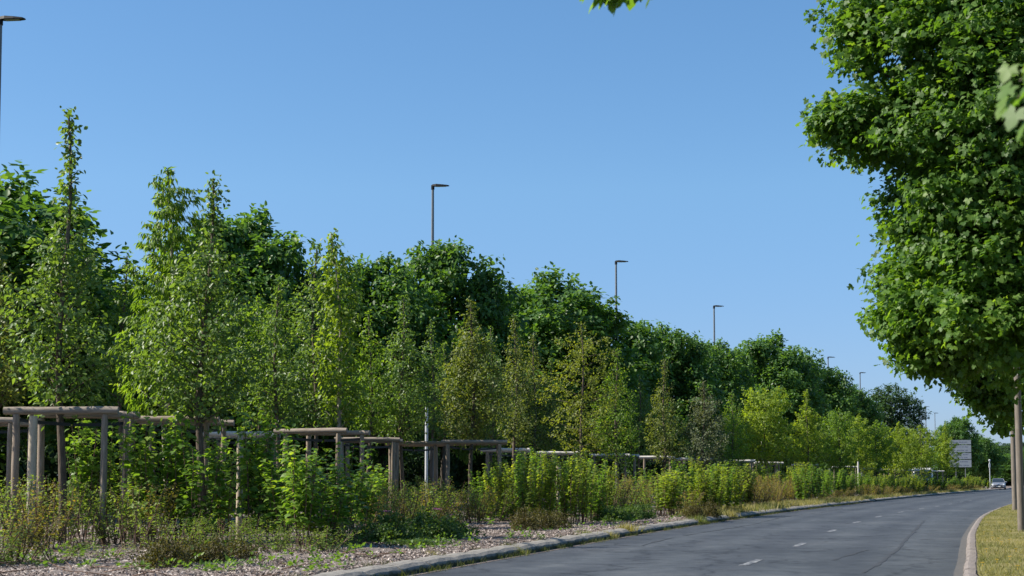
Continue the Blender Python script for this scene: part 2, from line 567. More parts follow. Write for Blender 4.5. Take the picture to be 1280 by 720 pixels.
verge = tag(link('verge', strip('verge', [(lambda y, q=q: width(y) + q) for q in offs_v], ys_bed, lambda j, o, y: verge_h(o - width(y)), M_VERGE, 0.012, 6)),
            'dry yellowish mown grass verge right of the road', kind='structure')

# ------------------------------------------------------------------ leaf and blade building
def tpl(pts, tris):
    return np.array(pts, float), np.array(tris, int)
T_OVATE = tpl([(0, 0, 0), (.30, .32, .07), (.24, .68, .05), (0, 1, -.06), (-.24, .68, .05), (-.30, .32, .07)],
              [(0, 1, 2), (0, 2, 3), (0, 3, 4), (0, 4, 5)])
T_DIAM = tpl([(0, 0, 0), (.36, .45, .10), (0, 1, -.05), (-.36, .45, .10)], [(0, 1, 2), (0, 2, 3)])
T_LANCE = tpl([(0, 0, 0), (.15, .35, .04), (0, 1, -.12), (-.15, .35, .04)], [(0, 1, 2), (0, 2, 3)])
_mo = [(.10, .02, 0), (.42, -.10, -.03), (.40, .16, .03), (.62, .42, -.05), (.30, .48, .04), (.30, .72, .0), (.0, 1.0, -.08),
       (-.30, .72, .0), (-.30, .48, .04), (-.62, .42, -.05), (-.40, .16, .03), (-.42, -.10, -.03), (-.10, .02, 0)]
T_MAPLE = tpl([(0, .28, .03)] + _mo, [(0, k, k + 1) for k in range(1, 13)])
_cu = [(.06, 0, 0), (.42, .10, .0), (.46, .45, .05), (.26, .58, .06), (0, .95, -.05), (-.26, .58, .06), (-.46, .45, .05), (-.42, .10, .0), (-.06, 0, 0)]
T_LOBED = tpl([(0, .3, .02)] + _cu, [(0, k, k + 1) for k in range(1, 9)])
T_MAPLES = tpl([(0, 0, 0), (.45, .02, 0), (.28, .35, .05), (.5, .62, -.04), (.0, 1, -.08), (-.5, .62, -.04), (-.28, .35, .05), (-.45, .02, 0)],
               [(0, 1, 2), (0, 2, 3), (0, 3, 4), (0, 4, 5), (0, 5, 6), (0, 6, 7)])

def norm(a):
    return a / np.maximum(np.linalg.norm(a, axis=1, keepdims=True), 1e-9)

def leaves(P, D, N, S, template, r_, base_tint=None, spread=0.28):
    tv, tt = template
    D = norm(D)
    N = N - (N * D).sum(1, keepdims=True) * D
    N = norm(N)
    X = np.cross(D, N)
    S = np.asarray(S)
    n, k = len(P), len(tv)
    bend = r_.uniform(0.5, 1.8, (n, 1, 1))
    V = (P[:, None, :] + S[:, None, None] * (tv[None, :, 0:1] * X[:, None, :] + tv[None, :, 1:2] * D[:, None, :] + bend * tv[None, :, 2:3] * N[:, None, :]))
    T = (np.arange(n)[:, None, None] * k + tt[None]).reshape(-1, 3)
    t = (0.45 if base_tint is None else base_tint) + r_.normal(0, spread, n)
    t = np.clip(t, 0, 1)
    return V.reshape(-1, 3), T, np.repeat(t, k)

def rdir(r_, n):
    return norm(r_.normal(size=(n, 3)))

def tufts(C, O, per, spread_r, size, template, r_, droop=0.6, out=0.6, rand=0.55, up=0.8, tint=None, flat=1.0):
    """C tuft centres, O outward directions -> drooping leaf tufts"""
    n = len(C)
    Cc = np.repeat(C, per, 0)
    Oo = np.repeat(O, per, 0)
    m = n * per
    j = r_.normal(size=(m, 3)) * spread_r
    j[:, 2] *= flat
    D = Oo * out + r_.normal(size=(m, 3)) * rand
    D[:, 2] -= droop
    N = Oo * 0.6 + r_.normal(size=(m, 3)) * 0.45
    N[:, 2] += up
    tt = r_.normal(0.42, 0.16, n) if tint is None else tint
    bt = np.repeat(tt, per)
    return leaves(Cc + j, D, N, size * r_.uniform(0.65, 1.25, m), template, r_, bt, 0.14)

def join_arr(parts):
    V, T, t, o = [], [], [], 0
    for v, f, a in parts:
        V.append(v); T.append(f + o); t.append(a); o += len(v)
    return np.concatenate(V), np.concatenate(T), np.concatenate(t)

# foliage colours (real albedos)
L_DEEP = leaf_mat('deep_green_leaf', (.036, .080, .024), (.070, .146, .036), (.135, .225, .048), 0.33)
L_DARK = leaf_mat('dark_blue_green_leaf', (0.025, 0.051, 0.018), (0.040, 0.085, 0.026), (0.069, 0.135, 0.038), 0.2)
L_MAPLE = leaf_mat('maple_leaf', (.040, .088, .018), (.075, .150, .026), (.150, .235, .040), 0.40, 0.5)
L_PEAR = leaf_mat('matt_green_leaf', (.058, .098, .028), (.098, .166, .044), (.165, .235, .064), 0.34, 0.42)
L_OLIVE = leaf_mat('olive_leaf', (.070, .092, .026), (.115, .150, .040), (.190, .205, .055), 0.34, 0.5)
L_ASH = leaf_mat('fresh_green_leaf', (.060, .110, .018), (.105, .180, .028), (.190, .260, .042), 0.42, 0.45)
L_YEL = leaf_mat('yellow_green_leaf', (.095, .140, .018), (.160, .225, .030), (.260, .310, .045), 0.42, 0.5)
L_OLIVE2 = leaf_mat('yellowish_olive_leaf', (.080, .105, .020), (.135, .170, .032), (.210, .220, .045), 0.38, 0.5)
L_FRESH = leaf_mat('fresh_yellow_green_leaf', (.070, .115, .016), (.120, .185, .026), (.190, .245, .040), 0.4, 0.45)
L_LOW = leaf_mat('low_bush_leaf', (.035, .070, .020), (.062, .115, .030), (.125, .175, .045), 0.3, 0.55)
L_GREY = leaf_mat('grey_green_leaf', (0.061, 0.078, 0.045), (0.101, 0.125, 0.066), (0.153, 0.177, 0.089), 0.22, 0.55)
L_SHRUB = leaf_mat('lobed_shrub_leaf', (.058, .110, .022), (.106, .190, .034), (.210, .280, .052), 0.40, 0.45)
L_SHRUBY = leaf_mat('sunny_shrub_leaf', (.085, .130, .022), (.160, .220, .036), (.270, .300, .055), 0.40, 0.5)
L_ROSE = leaf_mat('rose_leaf', (.070, .115, .026), (.125, .185, .042), (.215, .255, .060), 0.36, 0.45)
L_RED = leaf_mat('reddish_shrub_leaf', (.085, .090, .030), (.150, .140, .045), (.250, .150, .070), 0.36, 0.5)
L_HEATH = leaf_mat('bronze_low_leaf', (.035, .038, .010), (.075, .070, .018), (.130, .100, .025), 0.2, 0.6)
L_DRY = leaf_mat('dry_grass_blade', (.120, .130, .045), (.230, .210, .090), (.340, .300, .150), 0.25, 0.7)
L_VERGE = leaf_mat('verge_grass_blade', (.095, .110, .034), (.185, .180, .066), (.310, .270, .130), 0.25, 0.7)
L_GRASS = leaf_mat('green_grass_blade', (.050, .085, .018), (.100, .135, .032), (.200, .190, .070), 0.3, 0.6)
L_WEED = leaf_mat('kerb_weed_blade', (.030, .042, .012), (.065, .085, .020), (.15, .15, .05), 0.25, 0.7)
L_PETAL = leaf_mat('pink_petal', (.62, .20, .38), (.72, .30, .48), (.80, .45, .58), 0.25, 0.6, 0.2, (1, 1, 1))
L_YPETAL = leaf_mat('yellow_petal', (.70, .45, .03), (.80, .60, .04), (.85, .70, .08), 0.2, 0.6, 0.2, (1, 1, 1))
M_BARK = noise_mat('grey_brown_bark', 18, [(0.3, (0.05, 0.038, 0.028)), (0.7, (0.17, 0.135, 0.105))], 0.95, 0.8, 0.02, stretch=(1, 1, .25))
M_BARKD = noise_mat('dark_bark', 14, [(0.3, (0.03, 0.025, 0.02)), (0.7, (0.10, 0.082, 0.065))], 0.95, 0.8, 0.02, stretch=(1, 1, .25))
M_BARKP = noise_mat('pale_bark', 18, [(0.3, (0.22, 0.19, 0.15)), (0.7, (0.40, 0.36, 0.30))], 0.9, 0.5, 0.01, stretch=(1, 1, .25))
M_STEM = noise_mat('reddish_stem', 30, [(0.3, (0.08, 0.045, 0.03)), (0.7, (0.20, 0.13, 0.09))], 0.8, 0.2)
M_WOOD = noise_mat('weathered_round_timber', 10, [(0.25, (0.12, 0.094, 0.07)), (0.55, (0.27, 0.215, 0.165)), (0.8, (0.42, 0.34, 0.265))], 0.9, 0.6, 0.008, detail=7, stretch=(3, 3, .35))
M_WOODT = noise_mat('weathered_rail_timber', 10, [(0.25, (0.13, 0.105, 0.085)), (0.55, (0.28, 0.235, 0.19)), (0.8, (0.43, 0.37, 0.31))], 0.9, 0.6, 0.008, detail=7, stretch=(.35, 3, 3))
M_WOODSUN = noise_mat('sunlit_pale_rail_timber', 10, [(0.25, (0.40, 0.38, 0.35)), (0.7, (0.70, 0.67, 0.63))], 0.9, 0.5, 0.008, detail=7, stretch=(.35, 3, 3))  # paler copy of the rail timber, sunlight put into its colour
M_STRAP = plain('black_rubber_strap', (0.02, 0.02, 0.02), 0.6)

# ------------------------------------------------------------------ big deciduous trees
def big_tree_parts(H, Rr, cb, seed, nl=30, leaf=0.19, leafm=L_DEEP, per=9, dens=1.0, tpl_=T_OVATE, bark=M_BARKD, lobes=None, trunk_r=0.19, flat=1.0, trunk_pts=None, fill=True, spread_r=None):
    r_ = np.random.default_rng(seed)
    rr = random.Random(seed)
    mbk = MB()
    lean = [rr.uniform(-.25, .25), rr.uniform(-.25, .25)]
    if trunk_pts is None:
        tp = [Vector((lean[0] * t * t, lean[1] * t * t, H * 0.8 * t)) for t in (0, .04, .12, .3, .5, .7, 1.0)]
    else:
        tp = trunk_pts
    rad = [trunk_r * f for f in (1.45, 1.1, 1.0, .85, .6, .4, .1)]
    mbk.tube(tp, rad, 9)
    if lobes is None:
        lobes = []
        for k in range(nl):
            t = (k + 0.5) / nl
            z = cb + (H - cb) * (0.10 + 0.80 * t) 
            u = (z - cb) / (H - cb)
            env = Rr * math.sqrt(max(0.05, 1 - ((u - 0.36) / 0.72) ** 2))
            a = k * 2.39996 + rr.uniform(-.4, .4)
            q = env * (0.74 if k % 4 else 0.3) * rr.uniform(.85, 1.12)
            lr = Rr * rr.uniform(.28, .44) * (1.0 if u < .75 else .72)
            lobes.append((q * math.cos(a), q * math.sin(a), z, lr, lr * rr.uniform(.8, 1.15)))
        # pointed shoots that break the outline
        for k in range(9):
            a = rr.uniform(0, 6.28)
            q = Rr * rr.uniform(.1, .75)
            u = 1 - 0.35 * (q / Rr) ** 2
            lobes.append((q * math.cos(a), q * math.sin(a), cb + (H - cb) * u * .965, Rr * rr.uniform(.13, .2), Rr * rr.uniform(.16, .26)))
    parts = []
    for (x, y, z, lr, lz) in lobes:
        # limb
        fz = max(0.12 * H, min(z * 0.72, H * .74))
        k = min(fz / (H * 0.8), 1)
        if trunk_pts is None:
            s = Vector((lean[0] * k * k, lean[1] * k * k, fz))
        else:
            s = min(tp[1:], key=lambda p: abs(p.z - max(fz, min(z + 1.0, H * .6)))).copy()
        e = Vector((x, y, z))
        mid = s.lerp(e, 0.5) + Vector((0, 0, (.10 if trunk_pts is not None and s.z > e.z else -0.12) * (e - s).length + rr.uniform(-.1, .1)))
        mbk.tube([s, mid, e], [trunk_r * .24, trunk_r * .15, trunk_r * .05], 5, cap=False)
        n = int(max(8, 46 * dens * (lr / 0.8) ** 1.7))
        o = rdir(r_, n)
        o[:, 2] = np.where(o[:, 2] < -0.55, -o[:, 2], o[:, 2])
        ph = np.array([rr.uniform(0, 6.28) for _ in range(6)])
        wob = 1 + 0.16 * np.sin(o[:, 0] * 5 + ph[0]) + 0.14 * np.sin(o[:, 1] * 6 + ph[1]) + 0.14 * np.sin(o[:, 2] * 6 + ph[2]) + r_.normal(0, .07, n)
        C = np.array([x, y, z]) + o * np.array([lr, lr, lz]) * wob[:, None]
        # most of the tufts sit along short side shoots, which makes the edge ragged
        nb_ = max(4, n // 6)
        bd = rdir(r_, nb_); bd[:, 2] = bd[:, 2] * .8 + .1; bd = norm(bd)
        bl = r_.uniform(.75, 1.38, nb_)
        uu = np.array([.5, .68, .84, 1.0])
        Cs = np.array([x, y, z]) + (bd[:, None, :] * (bl[:, None] * uu[None, :])[:, :, None]).reshape(-1, 3) * np.array([lr, lr, lz]) + r_.normal(0, .05, (nb_ * 4, 3))
        Cs[:, 2] -= np.tile(uu ** 2 * .10 * lr, nb_)
        os_ = np.repeat(bd, 4, 0)
        keep = int(n * .42)
        C = np.concatenate([C[:keep], Cs]); o = np.concatenate([o[:keep], os_]); n = len(C)
        lobe_t = rr.uniform(-.1, .14)
        tt = np.clip(r_.normal(0.40 + lobe_t, 0.12, n), 0, 1)
        parts.append(tufts(C, o, per, spread_r or 0.085 * (leaf / .19) * 1.25, leaf, tpl_, r_, tint=tt, flat=flat))
        if fill:
            n2 = int(n * .45)
            o2 = rdir(r_, n2)
            C2 = np.array([x, y, z]) + o2 * np.array([lr, lr, lz]) * r_.uniform(.15, .8, (n2, 1))
            parts.append(tufts(C2, o2, 4, 0.14, leaf * 1.25, T_DIAM, r_, tint=np.full(n2, .3)))
    if fill:
        n3 = int(170 * dens)
        a = r_.uniform(0, 6.28, n3); q = Rr * .5 * np.sqrt(r_.uniform(0, 1, n3)); zz = r_.uniform(cb + .5, H * .8, n3)
        if trunk_pts is None:
            parts.append(tufts(np.stack([q * np.cos(a), q * np.sin(a), zz], 1), rdir(r_, n3), 7, 0.2, leaf * 1.4, T_DIAM, r_, tint=np.full(n3, .25)))
    V, T, t = join_arr(parts)
    return mbk.mesh('trunk', bark), tri_mesh('crown', V, T, leafm, t)

def make_tree(name, loc, label, cat, meshes, rz=0.0, group=None, scale=1.0):
    t = thing(name, label, cat, loc, rz, group)
    if scale != 1.0:
        t.scale = scale if hasattr(scale, '__len__') else (scale,) * 3
    link('trunk', meshes[0], t)
    link('crown', meshes[1], t)
    return t

def top_of(px, py, Y, base=BED_Z):
    return at(px, py, Y).z - base

G_BIG = 'tall dense trees lined up behind the planted bed'
proto_big = []
for k in range(4):
    proto_big.append(big_tree_parts(10.0, 2.9, 1.9, 100 + k, nl=34, leaf=0.2, dens=1.2))
proto_dark = big_tree_parts(10.0, 2.9, 1.6, 140, nl=34, leaf=0.17, leafm=L_DARK)
# px, distance, top py, radius, variant, label
BIG = [
    (-60, 33, 205, 3.3, 0, 'dense dark tree cut by the left picture edge'),
    (110, 46, 335, 2.6, 1, 'low dark tree seen in the gap right of the leftmost young spire'),
    (300, 47, 268, 2.6, 2, 'dark dense tree behind the pair of pointed young trees at left'),
    (395, 52, 345, 2.3, 0, 'dark tree filling the dip left of the tall lamp'),
    (478, 54, 322, 2.4, 3, 'round dark tree left of the one under the tallest middle lamp'),
    (556, 58, 299, 2.6, 1, 'tall dense tree with the middle street lamp rising behind its top'),
    (690, 69, 345, 3.5, 2, 'broad rounded dark tree, largest crown in the middle of the row'),
    (752, 75, 378, 2.9, 3, 'dark tree leaning out right of the largest middle crown'),
    (832, 87, 405, 2.9, 0, 'dark rounded tree between the second and third lamps'),
    (898, 97, 423, 2.6, 1, 'dark tree directly under the third street lamp'),
    (962, 112, 420, 3.4, 2, 'dark full tree standing taller right of the third lamp'),
    (1018, 128, 443, 3.1, 3, 'green rounded tree with a lamp head peeping over its crown'),
    (1062, 142, 480, 2.7, 0, 'green tree below the small lamp on its own against the sky'),
    (1195, 205, 521, 2.9, 3, 'rounded bright green tree behind the road sign'),
    (1224, 235, 545, 3.0, 2, 'low far tree where the row runs down to the road end'),
]
for px, Y, ty, rad, v, lab in BIG:
    H = top_of(px, ty, Y)
    p = at(px, 600, Y)
    make_tree('broadleaf_tree', (p.x, Y, 0.1), lab, 'tree', proto_big[v], rz=px * 1.3, group=G_BIG, scale=(rad / 2.55, rad / 2.55, H / 10.25))
p = at(1113, 600, 152)
make_tree('broadleaf_tree', (p.x, 152, 0.1), 'dark blackish green tree standing last before the sky opens at right', 'tree', proto_dark, 0.5, G_BIG,
          (4.0 / 3.0, 4.0 / 3.0, top_of(1113, 481, 152) / 10.25))
# second, shaded rank and far trees closing the view
rb = random.Random(9)
for k, Y in enumerate([40, 50, 61, 66, 78, 84, 94, 104, 118, 132, 150, 165, 180, 195, 212, 230, 250, 270]):
    q = path(Y, -21.5 + rb.uniform(-1, 1))
    s = rb.uniform(.66, .78)
    make_tree('broadleaf_tree', (q.x, q.y, 0), 'shaded dark tree in the rank behind the tall row, ' + ORD[k], 'tree', proto_big[k % 4], k * 1.1,
              'shaded trees of the second rank', (s * 1.25, s * 1.25, s))
for k, (px, Y, ty, rad) in enumerate([(1252, 262, 566, 5), (1268, 290, 572, 5.5), (1290, 300, 560, 6), (1318, 310, 556, 6), (1350, 320, 552, 7), (1238, 300, 556, 6)]):
    H = top_of(px, ty, Y)
    p = at(px, 600, Y)
    make_tree('broadleaf_tree', (p.x, Y, 0), 'far dark tree closing off the end of the road, ' + ['second from the left', 'third from the left', 'fourth from the left', 'fifth from the left', 'rightmost', 'leftmost'][k], 'tree', proto_dark if k % 2 else proto_big[k % 4], k * 2.0,
              'far trees beyond the end of the road', (rad / 3, rad / 3, H / 10.2))
def hill_tree(k, px, Y, ty, rad):
    H = top_of(px, ty, Y)
    p = at(px, 600, Y)
    make_tree('broadleaf_tree', (p.x, Y, -0.1), 'hazy far off tree on the skyline above the road end, ' + ['second from the left', 'third from the left', 'fourth from the left', 'fifth from the left', 'rightmost', 'leftmost'][k], 'tree', proto_dark, k * 2.0,
              'hazy trees on the far skyline', (rad / 3, rad / 3, H / 10.2))
for k, (px, Y, ty, rad) in enumerate([(1246, 520, 553, 12), (1262, 540, 556, 12), (1280, 560, 552, 14), (1310, 560, 548, 14), (1345, 560, 550, 14), (1228, 560, 560, 13)]):
    hill_tree(k, px, Y, ty, rad)

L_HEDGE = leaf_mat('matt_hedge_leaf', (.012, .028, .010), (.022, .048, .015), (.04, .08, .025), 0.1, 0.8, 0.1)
# dark hedge under the tall trees
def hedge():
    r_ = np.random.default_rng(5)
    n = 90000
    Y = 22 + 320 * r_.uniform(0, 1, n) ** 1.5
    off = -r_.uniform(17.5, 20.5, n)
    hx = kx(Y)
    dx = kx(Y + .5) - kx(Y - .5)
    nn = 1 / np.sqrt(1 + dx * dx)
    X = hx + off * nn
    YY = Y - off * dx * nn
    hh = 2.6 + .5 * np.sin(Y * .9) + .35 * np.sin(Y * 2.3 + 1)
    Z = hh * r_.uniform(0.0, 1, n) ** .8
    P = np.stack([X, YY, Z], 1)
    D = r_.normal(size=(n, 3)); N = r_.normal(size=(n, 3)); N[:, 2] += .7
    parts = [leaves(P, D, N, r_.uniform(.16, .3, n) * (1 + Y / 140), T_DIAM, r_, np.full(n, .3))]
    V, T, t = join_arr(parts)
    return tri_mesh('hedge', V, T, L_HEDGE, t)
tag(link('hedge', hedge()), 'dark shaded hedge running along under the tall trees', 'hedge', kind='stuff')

# ------------------------------------------------------------------ young trees
def young_parts(H, cb, Rr, seed, leaf=0.085, leafm=L_PEAR, tplt=T_OVATE, spire=0.22, nb=44, per=5, dens=1.0, bark=M_BARK, tr=0.05, shape='cone', droop=0.45, lean=0.0, ash=False):
    """straight stem, ascending branches with side twigs, leaves along the twigs; spire = bare-ish share at the top"""
    r_ = np.random.default_rng(seed)
    rr = random.Random(seed)
    mbk = MB()
    ph = rr.uniform(0, 6)
    def tx(z):
        u = z / H
        return Vector((lean * u * u + .05 * math.sin(z * 1.3 + ph), .05 * math.cos(z * 1.1 + ph), z))
    zs = [H * k / 10 for k in range(11)]
    mbk.tube([tx(z) for z in zs], [tr * (1.15 - z / H) ** .9 + .005 for z in zs], 8)
    C, O = [], []
    cr = H - cb
    for k in range(nb):
        t = ((k + rr.uniform(.2, .8)) / nb) ** 0.92
        z = cb + cr * t * 0.985
        body = 1 - spire
        if t < body:
            u = t / body
            if shape == 'cone':
                L = Rr * (min(1, .55 + u * 2.2) * (1 - u) ** .52 + .10)
            elif shape == 'round':
                L = Rr * (math.sqrt(max(0, 1 - ((u - .42) / .66) ** 2)) + .05)
            else:
                L = Rr * (min(1, .6 + u * 1.5) * (1 - u * .8) ** .55 + .08)
        else:
            u = (t - body) / max(spire, .01)
            L = Rr * (.17 - .07 * u)
        L *= rr.uniform(.7, 1.2)
        a = k * 2.39996 + rr.uniform(-.5, .5)
        el = rr.uniform(.35, .85) if shape != 'flat' else rr.uniform(.0, .35)
        d = Vector((math.cos(a) * math.cos(el), math.sin(a) * math.cos(el), math.sin(el)))
        s = tx(max(z - L * math.sin(el) * .6, cb * .85))
        e = s + d * L
        m_ = s.lerp(e, .5) + Vector((0, 0, .04 * L))
        e = e + Vector((0, 0, (-.12 if ash else .05) * L))
        mbk.tube([s, m_, e], [max(.004, tr * .32 * (1.1 - t)), .006, .003], 4, cap=False)
        nt_ = max(2, int(L / 0.085 * dens))
        for q in range(nt_):
            u = .22 + .78 * (q + rr.random()) / nt_
            p = (s.lerp(m_, u * 2) if u < .5 else m_.lerp(e, u * 2 - 1))
            side = L * .30 * (1.15 - u)
            for _ in range(2 if side > .07 else 1):
                pp = p + Vector((rr.gauss(0, 1), rr.gauss(0, 1), rr.gauss(0, .8))) * side * .75
                C.append(pp)
                O.append((pp - tx(p.z)).normalized() * .6 + d * .4)
    # leader leaves
    for z in np.arange(cb + cr * (1 - spire) , H, .09):
        C.append(tx(z)); O.append(Vector((rr.gauss(0, 1), rr.gauss(0, 1), .3)).normalized())
    for _ in range(3):
        C.append(tx(H) + Vector((rr.gauss(0, .03), rr.gauss(0, .03), .02))); O.append(Vector((0, 0, 1)))
    C = np.array([tuple(c) for c in C]); O = norm(np.array([tuple(o) for o in O]))
    if ash:
        V, T, t = tufts(C, O, per, .05, leaf, tplt, r_, droop=.95, out=.55, rand=.35, up=.6, flat=.35)
    else:
        V, T, t = tufts(C, O, per, .055, leaf, tplt, r_, droop=droop, out=.55, rand=.55, up=.7)
    return mbk.mesh('trunk', bark), tri_mesh('crown', V, T, leafm, t)

G_YOUNG = 'young staked trees in the bed'
OUT = []
YT = [  # px, Y, top py, crown bottom py, half width px, kwargs, label
    (75, 21.3, 141, 500, 74, dict(leafm=L_PEAR, spire=.36, nb=80, leaf=.085, tr=.055, seed=1), 'leftmost young tree, tallest, its long thin spire rising from the nearest timber frame'),
    (-12, 25, 300, 505, 60, dict(leafm=L_OLIVE, spire=.15, nb=60, seed=2), 'olive young tree cut by the left picture edge'),
    (207, 27.5, 214, 515, 62, dict(leafm=L_ASH, ash=True, tplt=T_LANCE, leaf=.14, per=9, nb=62, spire=.04, shape='open', bark=M_BARKP, seed=3, dens=.9), 'bright young tree with drooping feathery leaves in tiers left of the second spire'),
    (250, 23.0, 222, 515, 82, dict(leafm=L_PEAR, spire=.28, nb=84, tr=.06, seed=4, lean=.12), 'dull green young tree with a thin leaning spire and a stout dark trunk'),
    (322, 36, 372, 525, 48, dict(leafm=L_ASH, spire=.05, shape='round', nb=54, seed=5), 'bright green roundish young tree low in front of the dark one at left'),
    (392, 33, 308, 530, 54, dict(leafm=L_PEAR, spire=.16, nb=66, seed=6), 'dull green young tree with a dark trunk left of the yellow topped one'),
    (428, 30.5, 291, 525, 38, dict(leafm=L_FRESH, spire=.10, shape='open', nb=56, leaf=.105, bark=M_BARKP, seed=7, lean=-.25, droop=.8), 'yellow green young tree with a pale slanting trunk'),
    (345, 30, 352, 520, 34, dict(leafm=L_PEAR, spire=.12, nb=50, seed=31), 'dull green young tree wedged behind the thin leaning spired one'),
    (150, 31, 318, 512, 34, dict(leafm=L_ASH, spire=.1, shape='round', nb=44, seed=32), 'green young tree filling the space between the two spired ones'),
    (540, 46, 402, 545, 32, dict(leafm=L_PEAR, spire=.14, nb=46, seed=33), 'dull green young tree standing close behind the pale metal post'),
    (615, 48, 412, 552, 34, dict(leafm=L_PEAR, spire=.14, nb=46, seed=34), 'green young tree filling the gap right behind the olive yellow cone'),
    (668, 55, 420, 560, 32, dict(leafm=L_OLIVE, spire=.12, nb=44, seed=35), 'olive young tree left behind the yellow tiered one'),
    (800, 66, 470, 578, 26, dict(leafm=L_PEAR, spire=.12, nb=40, seed=36), 'dull young tree between the fresh green one and the narrow olive cone'),
    (462, 37, 392, 540, 36, dict(leafm=L_ASH, spire=.12, nb=46, seed=27), 'small fresh green young tree right of the pale slanting trunk'),
    (502, 38.5, 371, 545, 46, dict(leafm=L_PEAR, spire=.20, nb=64, seed=8), 'dull green cone shaped young tree left of the pale metal post'),
    (556, 50, 430, 548, 30, dict(leafm=L_PEAR, spire=.15, nb=46, seed=9), 'narrow young tree just right of the pale metal post'),
    (590, 37.7, 378, 548, 45, dict(leafm=L_OLIVE, spire=.16, nb=74, seed=10, dens=1.2), 'olive yellow cone shaped young tree rising from the frame in mid picture'),
    (644, 45, 398, 556, 30, dict(leafm=L_OLIVE, spire=.14, nb=54, seed=11), 'slim olive young tree right of the cone shaped one'),
    (690, 60, 450, 568, 26, dict(leafm=L_PEAR, spire=.16, nb=40, seed=12), 'small green young tree half hidden left of the yellow tiered one'),
    (728, 50, 405, 566, 54, dict(leafm=L_OLIVE2, spire=.10, nb=46, seed=13, shape='flat', leaf=.085, tplt=T_OVATE, droop=.2, dens=.8), 'yellow green young tree with flat tiered branches'),
    (771, 54, 438, 575, 34, dict(leafm=L_ASH, spire=.14, nb=50, seed=14), 'fresh green young tree right of the yellow tiered one'),
    (831, 60, 450, 580, 26, dict(leafm=L_OLIVE, spire=.22, nb=56, seed=15), 'narrow olive cone shaped young tree standing pointed before the dark row'),
    (880, 65, 477, 580, 36, dict(leafm=L_GREY, spire=.14, nb=56, seed=16), 'grey green bushy young tree beside the narrow olive cone'),
    (916, 70, 492, 582, 27, dict(leafm=L_ASH, spire=.12, nb=44, seed=17), 'mid green young tree between the grey green and the bright yellow one'),
    (957, 76, 486, 578, 34, dict(leafm=L_YEL, spire=.05, shape='round', nb=52, leaf=.12, seed=18), 'bright yellow green round headed young tree in the row'),
    (1010, 88, 489, 588, 25, dict(leafm=L_YEL, spire=.18, nb=50, leaf=.12, seed=19), 'bright green pointed young tree standing free right of the round yellow one'),
    (1050, 98, 513, 588, 27, dict(leafm=L_ASH, spire=.05, shape='round', nb=44, leaf=.12, seed=20), 'green young tree right of the bright pointed one'),
    (1074, 105, 520, 590, 20, dict(leafm=L_YEL, spire=.05, shape='round', nb=36, leaf=.13, seed=21), 'small light green young tree in the far group of five, second from the left'),
    (1096, 114, 526, 592, 22, dict(leafm=L_ASH, spire=.08, shape='round', nb=36, leaf=.13, seed=22), 'green young tree in the middle of the far group before the dark tree'),
    (1124, 122, 529, 592, 22, dict(leafm=L_YEL, spire=.10, shape='round', nb=36, leaf=.14, seed=23), 'light green young tree in the far group below the dark tree edge'),
    (1152, 132, 532, 594, 22, dict(leafm=L_YEL, spire=.08, shape='round', nb=36, leaf=.14, seed=24), 'light green young tree just left of the last one by the road sign'),
    (1183, 142, 530, 594, 18, dict(leafm=L_YEL, spire=.16, nb=38, leaf=.14, seed=25), 'light green young tree overlapping the left edge of the road sign'),
]
for px, Y, ty, by, hw, kw, lab in YT:
    H = top_of(px, ty, Y)
    cb = max(1.2, at(px, by, Y).z - BED_Z)
    p = at(px, 600, Y)
    make_tree('young_tree', (p.x, Y, bed_h(off_of(p.x, Y)) - .03), lab, 'young tree',
              young_parts(H, cb, hw / FPX * Y * 1.3, **kw), 0.0, G_YOUNG)

for k, Y in enumerate([13.2, 17.6]):  # two unseen trees added for the shadows they cast over the bed
    q = path(Y, -8.2 - .3 * k)
    OUT.append((q.x, q.y))
    make_tree('young_tree', (q.x, q.y, .13), ['nearer', 'farther'][k] + ' of two unseen young trees added to cast shade, left of the nearest frame', 'young tree',
              young_parts(7.0, 2.6, .8, 60 + k, leafm=L_PEAR, nb=34, spire=.4), 0.0, G_YOUNG)

# ------------------------------------------------------------------ timber stake frames
r8 = random.Random(21)
def log_mesh(name, L, r, m, seed, axis='z', n=11):
    q = random.Random(seed)
    mm = MB()
    pts, rad = [], []
    N = 6
    for k in range(N + 1):
        u = k / N
        c = (q.uniform(-.004, .004), q.uniform(-.004, .004))
        rad.append(r * q.uniform(.96, 1.04) * (0.93 if k in (0, N) else 1))
        z = (u if axis == 'z' else u - .5) * L
        pts.append((c[0], c[1], z) if axis == 'z' else (z, c[0], c[1]))
    mm.tube(pts, rad, n)
    return mm.mesh(name, m)
posts = [log_mesh('post', 2.25, .052 + .004 * (k % 3 - 1), M_WOOD, 50 + k) for k in range(6)]
rails = [log_mesh('rail', 1.66, .056 + .003 * (k % 2), M_WOODT, 70 + k, 'x') for k in range(4)]
rails_sun = [log_mesh('rail', 1.66, .062, M_WOODSUN, 80 + k, 'x') for k in range(2)]
def strap_mesh():
    mm = MB()
    mm.loft([[Vector((x, -.004, z)), Vector((x, .004, z)), Vector((x, .004, z + .05)), Vector((x, -.004, z + .05))] for x, z in ((0, 0), (.35, -.035), (.7, -.05))], close=True)
    return mm.mesh('tie_strap', M_STRAP)
STRAP = strap_mesh()
